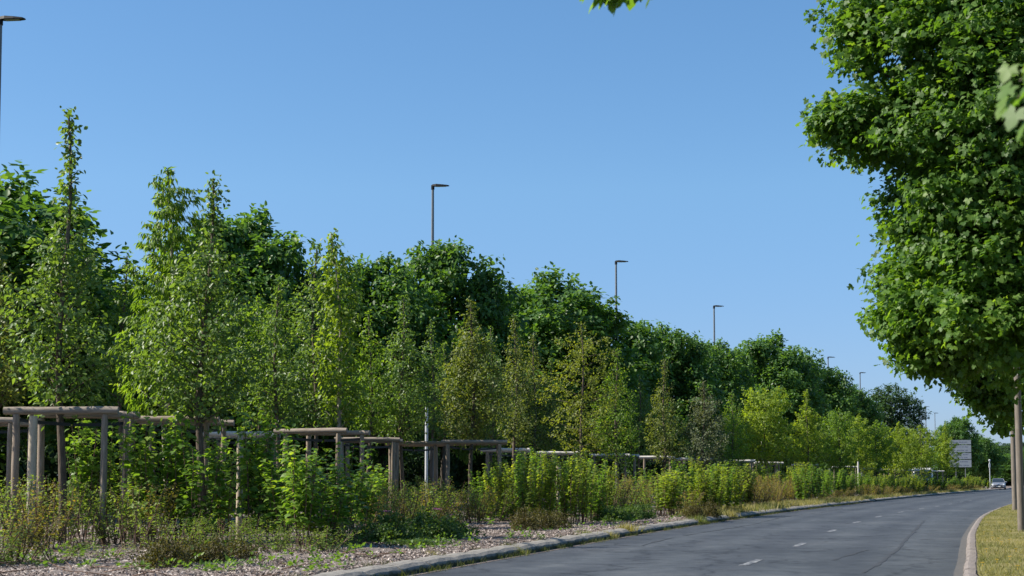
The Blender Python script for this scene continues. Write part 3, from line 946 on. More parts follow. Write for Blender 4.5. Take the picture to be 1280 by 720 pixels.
def frame(px, Y, yaw, lab, grey=False, half=.62, top=None, sides=True, lean=0.0):
    p = at(px, 600, Y)
    z0 = bed_h(off_of(p.x, Y))
    ztop = (top if top is not None else 2.13) - z0        # rail top above the bed
    t = thing('tree_stake_frame', lab, 'tree stake frame', (p.x, Y, z0), yaw, 'timber stake frames round the young trees')
    ph = ztop - .115
    for i, (sx, sy) in enumerate(((-1, -1), (1, -1), (1, 1), (-1, 1))):
        o = link('post', posts[r8.randrange(6)], t, (sx * half, sy * half, ph - 2.25), r8.uniform(0, 6))
        o.rotation_euler = (r8.uniform(-.012, .012), r8.uniform(-.015, .015) + lean * sx, r8.uniform(0, 6))
    R_ = rails_sun if grey else rails  # grey picks the rails coloured as if lit by the sun
    for sy in (-1, 1):
        o = link('rail', R_[r8.randrange(len(R_))], t, (r8.uniform(-.04, .04), sy * half, ztop - .062), r8.uniform(-.03, .03))
        o.rotation_euler.y = r8.uniform(-.012, .012)
        s = (half * 2 + .38) / 1.66
        o.scale = (s, 1, 1)
    for k, (sx, sy) in enumerate(((-1, -1), (1, 1))):
        o = link('tie_strap', STRAP, t, (sx * half, sy * half, ph - .10))
        o.rotation_euler = (0, 0, math.atan2(-sy, -sx))
        o.scale = (half * 1.414 / .72, 1, 1)
    return t
FR = [
    (89, 21.3, .03, 'nearest timber stake frame, its dark front rail at the left under the tall spired tree', False, .63, None),
    (-22, 24.5, .05, 'timber stake frame cut by the left picture edge', False, .63, None),
    (222, 24.2, -.03, 'timber stake frame half hidden in leafy shrubs round the stout dark trunk', False, .63, None),
    (300, 31.5, .02, 'timber stake frame with a whitish rail behind the single bright post', True, .62, None),
    (404, 29.6, -.28, 'dark timber stake frame turned askew among large leafy shrubs', False, .60, None),
    (462, 35.5, .0, 'timber stake frame between the askew frame and the one by the pale metal post', False, .60, None),
    (517, 39.0, .05, 'timber stake frame left of the pale metal post', False, .60, None),
    (592, 37.7, .03, 'square timber stake frame standing clear in mid picture', False, .66, None),
    (632, 47, .0, 'pale railed stake frame peeping out right of the clear mid picture frame', True, .6, None),
    (697, 52, .0, 'stake frame in tall shrubs with one short bright rail end showing', True, .6, None),
    (768, 56.5, -.35, 'stake frame with a white rail before a black gap under the yellow tiered tree', True, .62, None),
    (822, 61, -.1, 'stake frame under the narrow olive cone shaped tree', True, .55, None),
    (868, 66, .0, 'stake frame under the grey green bushy tree', True, .6, None),
    (924, 72, -.2, 'pale stake frame left of the splayed one', True, .6, None),
    (958, 79, .0, 'pale stake frame with splayed posts under the bright round tree', True, .6, None),
    (1008, 89, .0, 'pale stake frame under the bright pointed tree', True, .6, None),
    (1056, 101, .0, 'pale stake frame showing two thin posts in a dark gap', True, .6, None),
    (1087, 114, .0, 'far stake frame with a white rail right of the two thin posts', True, .62, None),
    (1114, 124, .0, 'far stake frame in the middle of the long white rail line', True, .8, None),
    (1133, 131, .0, 'far stake frame at the right of the white rail line', True, .8, None),
    (1165, 141, .0, 'farthest stake frame near the road sign', True, .8, None),
]
for px, Y, yaw, lab, g, half, top in FR:
    frame(px, Y, yaw, lab, g, half, top)
# the single bright post between the frames, and other lone stakes
def stake(px, Y, topy, lab, r=.055, m=None):
    p = at(px, 600, Y)
    z0 = bed_h(off_of(p.x, Y))
    h = at(px, topy, Y).z - z0
    o = link('stake', log_mesh('stake', h + .2, r, m or M_WOOD, int(px), 'z'), None, (p.x, Y, z0 - .2), 0.3)
    return tag(o, lab, 'stake', 'lone round stakes in the bed')
M_WOODL = noise_mat('bright_tan_timber', 10, [(0.25, (0.30, 0.24, 0.17)), (0.6, (0.46, 0.39, 0.29)), (0.8, (0.55, 0.48, 0.38))], 0.85, 0.5, 0.008, detail=7, stretch=(3, 3, .35))  # brighter tan than the other stake timber
stake(299.5, 22.6, 536, 'bright tan single stake standing before the left leafy shrubs', .05, M_WOODL)
stake(40, 20.3, 520, 'bright tan stake by the left post of the nearest frame', .06, M_WOODL)
stake(163, 22.6, 520, 'grey stake close behind the right post of the nearest frame', .05)
stake(698, 36, 582, 'pale stake half sunk in the tall shrubs of mid picture', .06, M_WOODL)
stake(953, 77, 548, 'tall pale stake sticking up above the far rails', .05, M_WOODSUN)
stake(1073, 92, 577, 'small pale stake above the shrubs in the distance', .05, M_WOODSUN)

# ------------------------------------------------------------------ roadside maples on the verge (right)
def maple_lobes(base, spec):
    out = []
    for px, py, rp, Y in spec:
        c = at(px, py, Y)
        r = rp / FPX * Y
        out.append((c.x - base.x, c.y - base.y, c.z - base.z, r, r * .82))
    return out
mx = (1500 - 640) / FPX * 19.5
base1 = Vector((mx, 19.5, 0.25))
spec1 = [(1066, 30, 24, 18.6), (1070, 78, 22, 18.6), (1045, 150, 26, 18.7), (1060, 185, 22, 18.8), (1150, 452, 20, 19), (1182, 462, 22, 19), (1112, 395, 20, 19), (1112, 20, 62, 19), (1092, 40, 34, 18.6), (1190, 60, 80, 18.2), (1075, 150, 40, 18.7), (1120, 150, 56, 19), (1100, 178, 40, 19.5),
         (1190, 165, 84, 18.2), (1262, 130, 90, 17.6), (1160, 245, 50, 19), (1220, 240, 84, 18), (1300, 240, 100, 18),
         (1140, 290, 34, 19.2), (1180, 315, 66, 18.8), (1260, 330, 90, 18), (1136, 355, 34, 19), (1134, 385, 32, 19), (1165, 390, 60, 18.6), (1154, 425, 32, 19), (1225, 395, 70, 18),
         (1300, 420, 90, 18.3), (1200, 432, 40, 18.8), (1390, 330, 110, 19), (1370, 200, 110, 18.5), (1480, 280, 120, 19.5), (1560, 180, 120, 19.5),
         (1090, -55, 60, 19.4), (1160, -50, 85, 18.5), (1260, 20, 100, 18), (1360, 60, 110, 18), (1480, 80, 130, 18.5), (1250, -110, 110, 18.6), (1380, -110, 120, 18.5),
         (1500, -100, 130, 19), (1620, -20, 130, 20), (1640, 120, 120, 20), (1600, 300, 110, 20.5), (1180, -160, 80, 19.5), (1300, -240, 120, 19.5), (1430, -260, 130, 19.5), (1560, -230, 120, 20),
         (1380, -380, 110, 20), (1490, -390, 110, 20.5), (1450, -500, 80, 20.3), (1300, 60, 90, 21.5), (1240, 200, 90, 21.5), (1330, 330, 100, 21.5), (1200, 330, 60, 21), (1450, 150, 110, 22.5), (1560, -60, 110, 22.5)]
tr1 = [Vector((0, 0, -.1)), Vector((.02, 0, .4)), Vector((.05, .02, 1.2)), Vector((.0, .1, 2.6)), Vector((-.1, .0, 4.2)), Vector((-.15, .1, 6)), Vector((-.2, .1, 8.6))]
m1 = big_tree_parts(9.5, 4.5, 2, 301, leaf=.082, leafm=L_MAPLE, per=13, dens=5.2, tpl_=T_MAPLE, lobes=maple_lobes(base1, spec1), trunk_r=.24, trunk_pts=tr1, flat=.5, spread_r=.105)
make_tree('maple_tree', base1, 'large leafy maple overhanging the road from the right picture edge', 'tree', m1, 0, 'maples along the right verge')
base2 = Vector(((1420 - 640) / FPX * 36, 36, 0.25))
spec2 = [(1180, 440, 36, 35), (1215, 455, 42, 35), (1255, 440, 50, 35), (1235, 490, 34, 35.5), (1262, 500, 30, 35), (1290, 480, 46, 35), (1225, 420, 40, 35.5),
         (1330, 440, 60, 35.5), (1270, 400, 60, 35.5), (1390, 400, 70, 36), (1460, 420, 70, 36), (1300, 340, 60, 36), (1400, 300, 80, 36), (1480, 330, 70, 36.5),
         (1250, 524, 16, 36), (1266, 530, 12, 37), (1222, 500, 14, 35.5), (1350, 500, 40, 36), (1430, 490, 45, 36), (1360, 250, 60, 36), (1440, 230, 60, 36.5)]
tr2 = [Vector((0, 0, -.1)), Vector((.02, 0, .4)), Vector((.05, .02, 1.2)), Vector((.0, .1, 2.6)), Vector((-.1, .0, 4.2)), Vector((-.15, .1, 6)), Vector((-.2, .1, 7.6))]
m2 = big_tree_parts(8.5, 4, 2, 302, leaf=.125, leafm=L_MAPLE, per=10, dens=2.2, tpl_=T_MAPLES, lobes=maple_lobes(base2, spec2), trunk_r=.2, trunk_pts=tr2, flat=.5, spread_r=.13)
make_tree('maple_tree', base2, 'second maple farther along the verge, its lowest leaves hanging by the poles', 'tree', m2, 0, 'maples along the right verge')
# near maple over the viewer: only its sprigs enter the picture
base3 = Vector((5.6, 4.0, 0.25))
def near_lobes():
    out = []
    rr = random.Random(33)
    for k in range(15):
        a = k * 2.4
        out.append((1.7 * math.cos(a) * rr.uniform(.4, 1) + .2, 1.5 * math.sin(a) * rr.uniform(.4, 1) - .3, 5.2 + k * .22, .75, .6))
    return out
def near_tree():
    r_ = np.random.default_rng(77)
    V1, = [None]
    tr3 = [Vector((0, 0, -.1)), Vector((.02, 0, .4)), Vector((.05, .02, 1.2)), Vector((.0, .0, 2.6)), Vector((-.05, .0, 4.2)), Vector((-.1, .0, 6)), Vector((-.1, .0, 8.0))]
    mt, mc = big_tree_parts(9, 3, 3, 303, leaf=.15, leafm=L_MAPLE, per=7, dens=1.0, tpl_=T_MAPLE, lobes=near_lobes(), trunk_r=.2, trunk_pts=tr3)
    t = make_tree('maple_tree', base3, 'near maple out of view whose blurred sprig hangs in at the right edge', 'tree', (mt, mc), 0, 'maples along the right verge')
    # two bent limbs with sprigs
    for name_, start, tips, size in (('branch', Vector((-.05, 0, 3.9)), [(1262, 128, 4.6), (1272, 150, 4.5), (1240, 160, 4.7), (1262, 186, 4.6), (1226, 178, 4.8), (1276, 232, 4.6), (1250, 142, 4.9), (1280, 118, 4.7), (1292, 170, 4.5), (1282, 205, 4.7), (1244, 196, 4.6), (1232, 150, 4.8), (1256, 168, 4.7)], .088),
                                     ('branch', Vector((-.05, 0, 4.6)), [(716, 20, 7.6), (728, 27, 7.5), (744, 30, 7.5), (757, 26, 7.6), (735, 20, 7.6), (776, 24, 7.5), (786, 19, 7.6), (702, 18, 7.7), (750, 22, 7.5), (765, 18, 7.6), (738, 24, 7.7), (724, 14, 7.5), (746, 14, 7.6), (760, 12, 7.5)], .115)):
        mm = MB()
        T_ = [at(*tp) - base3 for tp in tips]
        cen = sum(T_, Vector()) / len(T_)
        hub = cen + (start - cen) * .14 + Vector((.0, 0, .22))
        mm.tube([start, start.lerp(hub, .5) + Vector((0, 0, .35)), hub], [.05, .028, .011], 6)
        P, D, N, S = [], [], [], []
        for q in T_:
            b_ = q + (hub - q) * .18 + Vector((0, 0, size * .55))
            mm.tube([hub, hub.lerp(b_, .6) + Vector((0, 0, .03)), b_], [.009, .005, .003], 5)
            for _ in range(2):
                P.append(b_ + Vector((r_.normal() * .03, r_.normal() * .05, r_.normal() * .02)))
                d = (q - b_).normalized() + Vector((r_.normal() * .25, r_.normal() * .3, -.2 + r_.normal() * .12))
                D.append(d); N.append((r_.normal() * .3, -.25 + r_.normal() * .3, 1)); S.append(size * r_.uniform(.8, 1.15))
        br = link('branch', mm.mesh('branch', M_BARK), t)
        V, T, tt = leaves(np.array([tuple(p) for p in P]), np.array([tuple(p) for p in D]), np.array(N), np.array(S), T_MAPLE, r_, np.full(len(P), .5), .2)
        link('leaf_spray', tri_mesh('leaf_spray', V, T, L_MAPLE, tt), br)
near_tree()
# trees farther along the right verge, outside or at the edge of the view
for k, (x, Y, s) in enumerate([(29, 62, .8), (40, 84, .85), (51, 108, .9), (66, 136, .9), (84, 170, 1.0)]):
    q = path(Y, width(Y) + 7.5)
    make_tree('broadleaf_tree', (q.x, q.y, .1), 'verge tree beyond the maples on the right side of the road, ' + ['nearest', 'second nearest', 'third nearest', 'fourth nearest', 'farthest'][k], 'tree', proto_big[k % 4], k * 1.7, 'trees farther along the right verge', (s, s, s))

# ------------------------------------------------------------------ shrubs
def shrub_parts(H, seed, stems=11, spread=.26, leaf=.085, leafm=L_SHRUB, template=T_LOBED, step=.05, start=.22, lean=.16, side=.10, twigs=0.5, stemm=M_STEM, tint=0.42):
    r_ = np.random.default_rng(seed); rr = random.Random(seed)
    mm = MB()
    P, D, N, S, Tn = [], [], [], [], []
    for k in range(stems):
        a = rr.uniform(0, 6.28); q = spread * math.sqrt(rr.random()) * .5
        b = Vector((q * math.cos(a), q * math.sin(a), -.03))
        h = H * rr.uniform(.72, 1.0)
        ln = lean * rr.uniform(.2, 1.3)
        e = Vector((b.x + (spread * .8 + ln * h) * math.cos(a) * rr.uniform(.3, 1), b.y + (spread * .8 + ln * h) * math.sin(a) * rr.uniform(.3, 1), h))
        mi = b.lerp(e, .5) + Vector((rr.gauss(0, .03), rr.gauss(0, .03), .04 * H))
        mm.tube([b, mi, e], [.009, .007, .003], 4, cap=False)
        n = int(h * (1 - start) / step)
        tint_s = tint + rr.gauss(0, .08)
        for i in range(n):
            u = start + (1 - start) * (i + rr.random()) / n
            p = b.lerp(mi, u * 2) if u < .5 else mi.lerp(e, u * 2 - 1)
            for _ in range(2 + (rr.random() < twigs)):
                aa = rr.uniform(0, 6.28)
                o = Vector((math.cos(aa), math.sin(aa), 0))
                dist = rr.uniform(.01, side) * (1.25 - u * .7)
                P.append(tuple(p + o * dist + Vector((0, 0, rr.uniform(-.03, .03)))))
                D.append((o.x, o.y, rr.uniform(-.9, .15)))
                N.append((o.x * .5 + rr.gauss(0, .3), o.y * .5 + rr.gauss(0, .3), .8))
                S.append(leaf * rr.uniform(.6, 1.2) * (1.1 - .35 * u))
                Tn.append(tint_s + (u - .5) * .18)
    V, T, t = leaves(np.array(P), np.array(D), np.array(N), np.array(S), template, r_, np.array(Tn), .15)
    return mm.mesh('stems', stemm), tri_mesh('foliage', V, T, leafm, t)

def dome_parts(Rr, H, seed, n=1500, leaf=.035, leafm=L_HEATH, template=T_DIAM, flowers=0, stemm=M_STEM, fm=L_PETAL):
    r_ = np.random.default_rng(seed); rr = random.Random(seed)
    mm = MB()
    for k in range(14):
        a = rr.uniform(0, 6.28); q = rr.uniform(.2, .9)
        mm.tube([(0.04 * math.cos(a), .04 * math.sin(a), -.02), (q * Rr * .6 * math.cos(a), q * Rr * .6 * math.sin(a), H * .5), (q * Rr * math.cos(a), q * Rr * math.sin(a), H * (1.05 - .5 * q * q))], [.006, .004, .002], 4, cap=False)
    m = n // 6
    o = rdir(r_, m); o[:, 2] = np.abs(o[:, 2])
    ph = rr.uniform(0, 6)
    wob = 1 + .2 * np.sin(o[:, 0] * 6 + ph) + .2 * np.sin(o[:, 1] * 7 + ph)
    C = o * np.array([Rr, Rr, H]) * (wob * r_.uniform(.45, 1, m) ** .6)[:, None]
    V, T, t = tufts(C, o, 6, .035, leaf, template, r_, droop=-.3, out=.5, rand=.6, up=.7)
    fl = None
    if flowers:
        P, D, N, S = [], [], [], []
        for k in range(flowers):
            a = rr.uniform(0, 6.28); q = rr.uniform(.1, .85) * Rr
            c = Vector((q * math.cos(a), q * math.sin(a), H * (1.2 - .2 * (q / Rr) ** 2)))
            for j in range(14):
                b = j * 6.28 / 7 + (j // 7) * .4
                P.append(tuple(c)); D.append((math.cos(b), math.sin(b) , .25 + .7 * (j // 7))); N.append((-math.cos(b) * .3, -math.sin(b) * .3 - .2, 1)); S.append(.075 if j < 7 else .05)
        fl = leaves(np.array(P), np.array(D), np.array(N), np.array(S), T_OVATE, r_, np.full(len(P), .5), .25)
        fl = tri_mesh('flowers', fl[0], fl[1], fm, fl[2])
    return mm.mesh('stems', stemm), tri_mesh('foliage', V, T, leafm, t), fl

def make_shrub(name, cat, label, group, px, Y, meshes, scale=(1, 1, 1), rz=0.0, xy=None):
    if xy is None:
        p = at(px, 600, Y); x, y = p.x, Y
    else:
        x, y = xy
    t = thing(name, label, cat, (x, y, bed_h(off_of(x, y)) - .01), rz, group)
    t.scale = scale
    link('stems', meshes[0], t)
    link('foliage', meshes[1], t)
    if len(meshes) > 2 and meshes[2] is not None:
        link('flowers', meshes[2], t)
    return t

tall = [shrub_parts(1.7, 400 + k, stems=10, leaf=.12, step=.05, lean=.06, spread=.26, start=.24, side=.13) for k in range(6)]
tally = [shrub_parts(1.7, 420 + k, stems=9, leaf=.112, leafm=L_SHRUBY, step=.058, lean=.08, spread=.30) for k in range(4)]
wand = [shrub_parts(1.7, 520 + k, stems=11, leaf=.082, leafm=L_SHRUBY if k % 3 else L_SHRUB, step=.034, lean=.03, spread=.34, start=.16, side=.055, tint=.36 + .05 * (k % 3), twigs=.8) for k in range(6)]
rose = [shrub_parts(1.0, 440 + k, stems=6, spread=.30, leaf=.062, leafm=L_ROSE, template=T_OVATE, step=.045, start=.25, lean=.3, side=.09, tint=.5) for k in range(5)]
redd = [shrub_parts(1.05, 460 + k, stems=13, spread=.34, leaf=.055, leafm=L_RED, template=T_OVATE, step=.024, start=.2, lean=.25, side=.09, tint=.45) for k in range(3)]
roseg = [shrub_parts(1.0, 470 + k, stems=13, spread=.34, leaf=.055, leafm=L_ROSE, template=T_OVATE, step=.026, start=.15, lean=.3, side=.10, tint=.3) for k in range(3)]
heath = [dome_parts(.34, .36, 480 + k, n=2600) for k in range(3)]
low = [dome_parts(.5, .42, 490 + k, n=2400, leaf=.055, leafm=L_LOW, template=T_OVATE) for k in range(3)]
lowf = [dome_parts(.55, .5, 495 + k, n=2600, leaf=.055, leafm=L_LOW, template=T_OVATE, flowers=2) for k in range(2)]

rg = random.Random(61)
def ordinals(items, split):
    """for (px, Y, top) items: which row (front or back of the distance split) and which place in it"""
    out = {}
    for nm, sel in (('front row', [it for it in items if it[1] < split]), ('back row', [it for it in items if it[1] >= split])):
        for k, it in enumerate(sorted(sel)):
            out[it] = nm + ', ' + ORD[k]
    return out
# tall shrubs at the left: px, distance, top py
NEARTALL = [(108, 23.6, 523, 'tall leafy shrub under the dark front rail of the nearest frame'),
            (132, 24.0, 540, 'leafy shrub against the right post of the nearest frame'),
            (178, 21.2, 520, 'tall dense leafy shrub just right of the nearest frame'),
            (203, 20.8, 527, 'tall dense leafy shrub between the nearest frame and the stout dark trunk'),
            (226, 21.3, 519, 'tallest of the leafy shrubs before the stout dark trunk'),
            (246, 20.6, 545, 'thin leafy shrub hanging before the stout dark trunk'),
            (283, 23.2, 550, 'thin leafy shrub left of the bright single stake'),
            (314, 21.6, 512, 'slender leafy shrub rising highest right of the bright single stake'),
            (338, 21.9, 536, 'leafy shrub before the left post of the askew frame'),
            (356, 20.6, 575, 'broad leafy shrub low in front of the askew frame'),
            (379, 19.8, 552, 'large leafy shrub with big leaves in front of the askew frame'),
            (398, 20.2, 596, 'large leafy shrub with yellowish lower leaves below the askew frame'),
            (412, 21.6, 586, 'leafy shrub at the foot of the askew frame'),
            (428, 22.4, 560, 'leafy shrub touching the thick front post of the askew frame'),
            (456, 24.2, 588, 'narrow leafy shrub right of the thick front post of the askew frame')]
for i, (px, Y, ty, lab) in enumerate(NEARTALL):
    H = top_of(px, ty - 8, Y)
    make_shrub('tall_shrub', 'shrub', lab, 'tall leafy shrubs at the left', px, Y, tall[i % 6], (1.0, 1.0, H / 1.68), i * 1.3)
BT = [(160, 27, 565), (270, 27.5, 575), (345, 28, 570), (470, 40, 580), (430, 29, 590), (-15, 25, 575)]
for i, (px, Y, ty) in enumerate(sorted(BT)):
    make_shrub('tall_shrub', 'shrub', 'leafy shrub standing in the shade behind the left leafy shrubs, ' + ORD[i], 'shaded shrubs behind the left ones', px, Y, (tally if i % 3 == 1 else tall)[i % 4], (1.15, 1.15, top_of(px, ty, Y) / 1.68), i * 1.9)
CL1 = [(608, 35, 580), (622, 34.5, 574), (634, 33.5, 570), (628, 38, 566), (760, 36, 570), (648, 33, 566), (660, 31, 560), (673, 30.5, 572), (684, 31, 560), (697, 32, 568), (712, 30.5, 566), (725, 32, 558), (738, 33, 563), (750, 34.5, 575), (655, 36, 560), (680, 37, 556), (708, 37.5, 562), (735, 38, 556), (666, 33.5, 556)]
OC1 = ordinals(CL1, 33.2)
for i, (px, Y, ty) in enumerate(CL1):
    make_shrub('tall_shrub', 'shrub', 'tall leafy shrub of the first dense clump, ' + OC1[(px, Y, ty)], 'tall shrubs of the first dense clump', px, Y, wand[i % 6], (1.0, 1.0, top_of(px, ty + rg.uniform(-5, 10), Y) / 1.68), i * 1.7)
CL2 = [(806, 47, 585), (818, 44, 584), (848, 45, 578), (862, 43, 577), (876, 42, 574), (890, 42, 573), (903, 43, 573), (916, 44, 574), (868, 48, 572), (895, 49, 570), (914, 50, 571), (930, 50, 578), (842, 50, 577)]
OC2 = ordinals(CL2, 46)
for i, (px, Y, ty) in enumerate(CL2):
    make_shrub('tall_shrub', 'shrub', 'tall leafy shrub of the second dense clump, ' + OC2[(px, Y, ty)], 'tall shrubs of the second dense clump', px, Y, wand[i % 6], (1.25, 1.25, top_of(px, ty + rg.uniform(-4, 8), Y) / 1.68), i * 1.7)
for i, (px, Y, ty) in enumerate([(822, 38.5, 590), (832, 37.5, 584), (841, 38.5, 592)]):
    pos3 = ['left', 'middle', 'right'][i]
    make_shrub('tall_shrub', 'shrub', 'bright yellowish shrub bulging toward the kerb before the second clump, ' + pos3 + ' one of three', 'bright yellowish shrubs nearest the kerb', px, Y, tally[i], (1.1, 1.1, top_of(px, ty + rg.uniform(-3, 12), Y) / 1.68), i * 1.7)
grp_label = {'tall shrubs of the third clump': 'leafy shrub of the third clump', 'shrubs of the fourth clump': 'leafy shrub of the fourth clump',
             'shrubs of the far row': 'yellowish shrub of the far row', 'shrubs of the last row': 'green shrub of the last row'}
far_secs = [  # (py-range replaced by distance range, offsets, material set, height, density step, label, group)
    (60, 74, wand, 1.75, 'tall leafy shrub in the third clump under the bright pointed tree', 'tall shrubs of the third clump'),
    (84, 100, wand, 1.6, 'leafy shrub in the far clump left of the long white rail', 'shrubs of the fourth clump'),
    (100, 128, wand, 1.5, 'yellowish green shrub in the far row under the long white rail', 'shrubs of the far row'),
    (128, 185, wand, 1.5, 'far green shrub in the last row before the parked looking car', 'shrubs of the last row'),
]
for a, b, ms, h, lab, grp in far_secs:
    y = a
    lab = lab.replace('parked looking car', 'oncoming silver car')
    lines = {0: [], 1: [], 2: []}
    while y < b:
        for li, off in enumerate((-1.5, -2.9, -4.6)):
            if rg.random() < (.9 if y < 110 else .75):
                q = path(y + rg.uniform(-.6, .6), off + rg.uniform(-.5, .5))
                s = rg.uniform(1.15, 1.6) * (1 if y < 100 else 1.25)
                o = make_shrub('leafy_shrub', 'shrub', lab, grp, 0, 0, ms[rg.randrange(4)], (s, s, h * rg.uniform(.68, 1.08) / 1.68), rg.uniform(0, 6), xy=(q.x, q.y))
                lines[li].append((q.x / q.y, o))
        y += 1.5 if y < 80 else (2.1 if y < 120 else 3.2)
    for li, nm in enumerate(('kerbside line', 'middle line', 'rear line')):
        for k, (_, o) in enumerate(sorted(lines[li], key=lambda t_: t_[0])):
            o['label'] = grp_label[grp] + ', ' + nm + ', ' + ORD[k]
# foreground roses at the lower left
RB = [(-30, 17.5, 606), (-2, 18.5, 598), (30, 18.9, 594), (58, 19.0, 602), (84, 19.8, 598), (112, 20.2, 600), (140, 20.5, 612), (168, 19.4, 600), (186, 20.2, 606), (10, 20.8, 590), (50, 21.6, 596), (100, 22, 604), (74, 16.2, 668), (20, 16.0, 640), (-8, 15.4, 650), (44, 15.6, 690), (130, 16.8, 676), (150, 21.8, 600)]
ORB = ordinals(RB, 19.1)
for i, (px, Y, ty) in enumerate(RB):
    t_ = make_shrub('rose_bush', 'shrub', 'yellow green rose bush of the lower left corner, ' + ORB[(px, Y, ty)], 'rose bushes of the lower left corner', px, Y, (roseg[i % 3] if i % 4 == 2 else redd[i % 3] if i % 5 == 3 else rose[i % 5]), (1.0, 1.0, top_of(px, ty, Y) / .98), i * 1.1)
# reddish and green roses of the middle
LR = [(462, 27, 616), (478, 28, 604), (494, 30, 600), (508, 28.5, 612), (522, 31, 598), (536, 29.5, 606), (548, 31, 602), (562, 31.5, 600), (577, 33, 606), (592, 31, 612), (606, 33, 604), (620, 32.5, 610), (634, 34, 606), (515, 34, 592), (540, 36, 594), (484, 33, 600), (604, 37, 600), (468, 36, 604)]
OLR = ordinals(LR, 32.2)
for i, (px, Y, ty) in enumerate(LR):
    make_shrub('rose_bush', 'shrub', 'reddish tinged rose bush under the mid picture frames, ' + OLR[(px, Y, ty)], 'rose bushes beneath the mid picture frames', px, Y, (redd if i % 3 == 0 else roseg)[i % 3], (1.1, 1.1, top_of(px, ty, Y) / 1.0), i * 1.1)
RT_ = [762, 774, 786, 798, 808, 780, 800, 850, 930, 940, 950, 962, 975, 946, 968, 985]
for i, (px, Y, ty) in enumerate(sorted([(205, 18.6, 640), (232, 19.4, 634), (258, 19.0, 648), (284, 19.6, 642), (318, 19.2, 646), (345, 18.6, 655), (372, 18.2, 660), (410, 18.8, 655), (440, 20.2, 648), (455, 22.0, 632), (425, 21.2, 640)])):
    make_shrub('rose_bush', 'shrub', 'knee high rose shoot below the left leafy shrubs, ' + ORD[i], 'knee high shoots below the left shrubs', px, Y, (roseg if i % 2 else rose)[i % 3], (.8, .8, top_of(px, ty, Y) / 1.0), i * 1.4)
for i, (px, Y, ty) in enumerate([(762, 36, 598), (774, 38, 600), (786, 39, 596), (798, 41, 598), (808, 40, 604), (780, 43, 592), (800, 46, 592), (850, 40, 612), (930, 50, 600), (940, 53, 596), (950, 55, 594), (962, 57, 592), (975, 59, 594), (946, 50, 604), (968, 54, 600), (985, 62, 596)]):
    make_shrub('rose_bush', 'shrub', ('rust tinged low bush in the gap between the dense clumps, ' if px < 900 else 'rust tinged low bush under the splayed pale frame, ') + ORD[sorted(q_ for q_ in RT_ if (q_ < 900) == (px < 900)).index(px)], 'rust tinged bushes', px, Y, redd[i % 3] if px > 900 or i % 2 else roseg[i % 3], (1.3, 1.3, top_of(px, ty, Y) / 1.0), i * 1.1)
for k in range(26):
    y = 64 + k * 4.2
    q = path(y, -1.0 + rg.uniform(-.2, .3))
    make_shrub('rose_bush', 'shrub', 'rust coloured low bush edging the far clumps by the kerb, ' + ORD[k], 'rust coloured bushes by the far kerb', 0, 0, redd[k % 3], (1.3, 1.3, rg.uniform(.45, .8)), k, xy=(q.x, q.y))
# low things near the kerb
for i, (px, Y, ty, lab) in enumerate([(204, 15.1, 674, 'leftmost bronze leaved low bush, biggest of the four at lower left'), (236, 16.0, 678, 'bronze leaved low bush second from the left'), (263, 16.3, 676, 'bronze leaved low bush in the middle of the row of four'), (298, 17.0, 677, 'bronze leaved low bush rightmost of the row of four'),
                                     (655, 26.6, 638, 'bronze brown low bush below the first dense clump, left one'), (678, 27.2, 640, 'bronze brown low bush below the first dense clump, middle one'), (697, 28, 640, 'bronze brown low bush below the first dense clump, right one'),
                                     (560, 24.8, 640, 'bronze low bush at the right of the pink flowered ones'), (868, 36.5, 628, 'rust brown low bush below the second dense clump, left one'), (888, 38, 626, 'rust brown low bush below the second dense clump, right one')]):
    H = top_of(px, ty, Y)
    make_shrub('low_shrub', 'shrub', lab, 'bronze leaved low bushes', px, Y, heath[i % 3], (.8, .8, H / .34), i)
for i, (px, Y, ty, lab) in enumerate([(489, 21.6, 648, 'low green bush with pink blooms, nearest the kerb'), (512, 22.5, 647, 'low green bush beside the pink bloom nearest the kerb'), (535, 22.6, 645, 'low green bush in the middle of the pink flowered patch'),
                                     (556, 23.4, 650, 'low green bush with a pink bloom at the right of its patch'), (470, 22.4, 652, 'low green bush at the left of the pink flowered patch'), (523, 20.6, 672, 'small low green bush hugging the kerb below the pink blooms'),
                                     (762, 33, 634, 'low bright green bush under the gap between the dense clumps, left one'), (778, 34, 632, 'low bright green bush under the gap between the dense clumps, middle one'), (796, 35, 630, 'low bright green bush under the gap between the dense clumps, right one'), (328, 25, 640, 'low green bush behind the bright single stake'), (256, 24.6, 650, 'low green bush by the foot of the stout dark trunk')]):
    H = top_of(px, ty, Y)
    ms = lowf[i % 2] if i in (0, 2, 3) else low[i % 3]
    make_shrub('low_shrub', 'shrub', lab, 'low green bushes', px, Y, ms, (.9, .9, H / .45), i * 2.1)

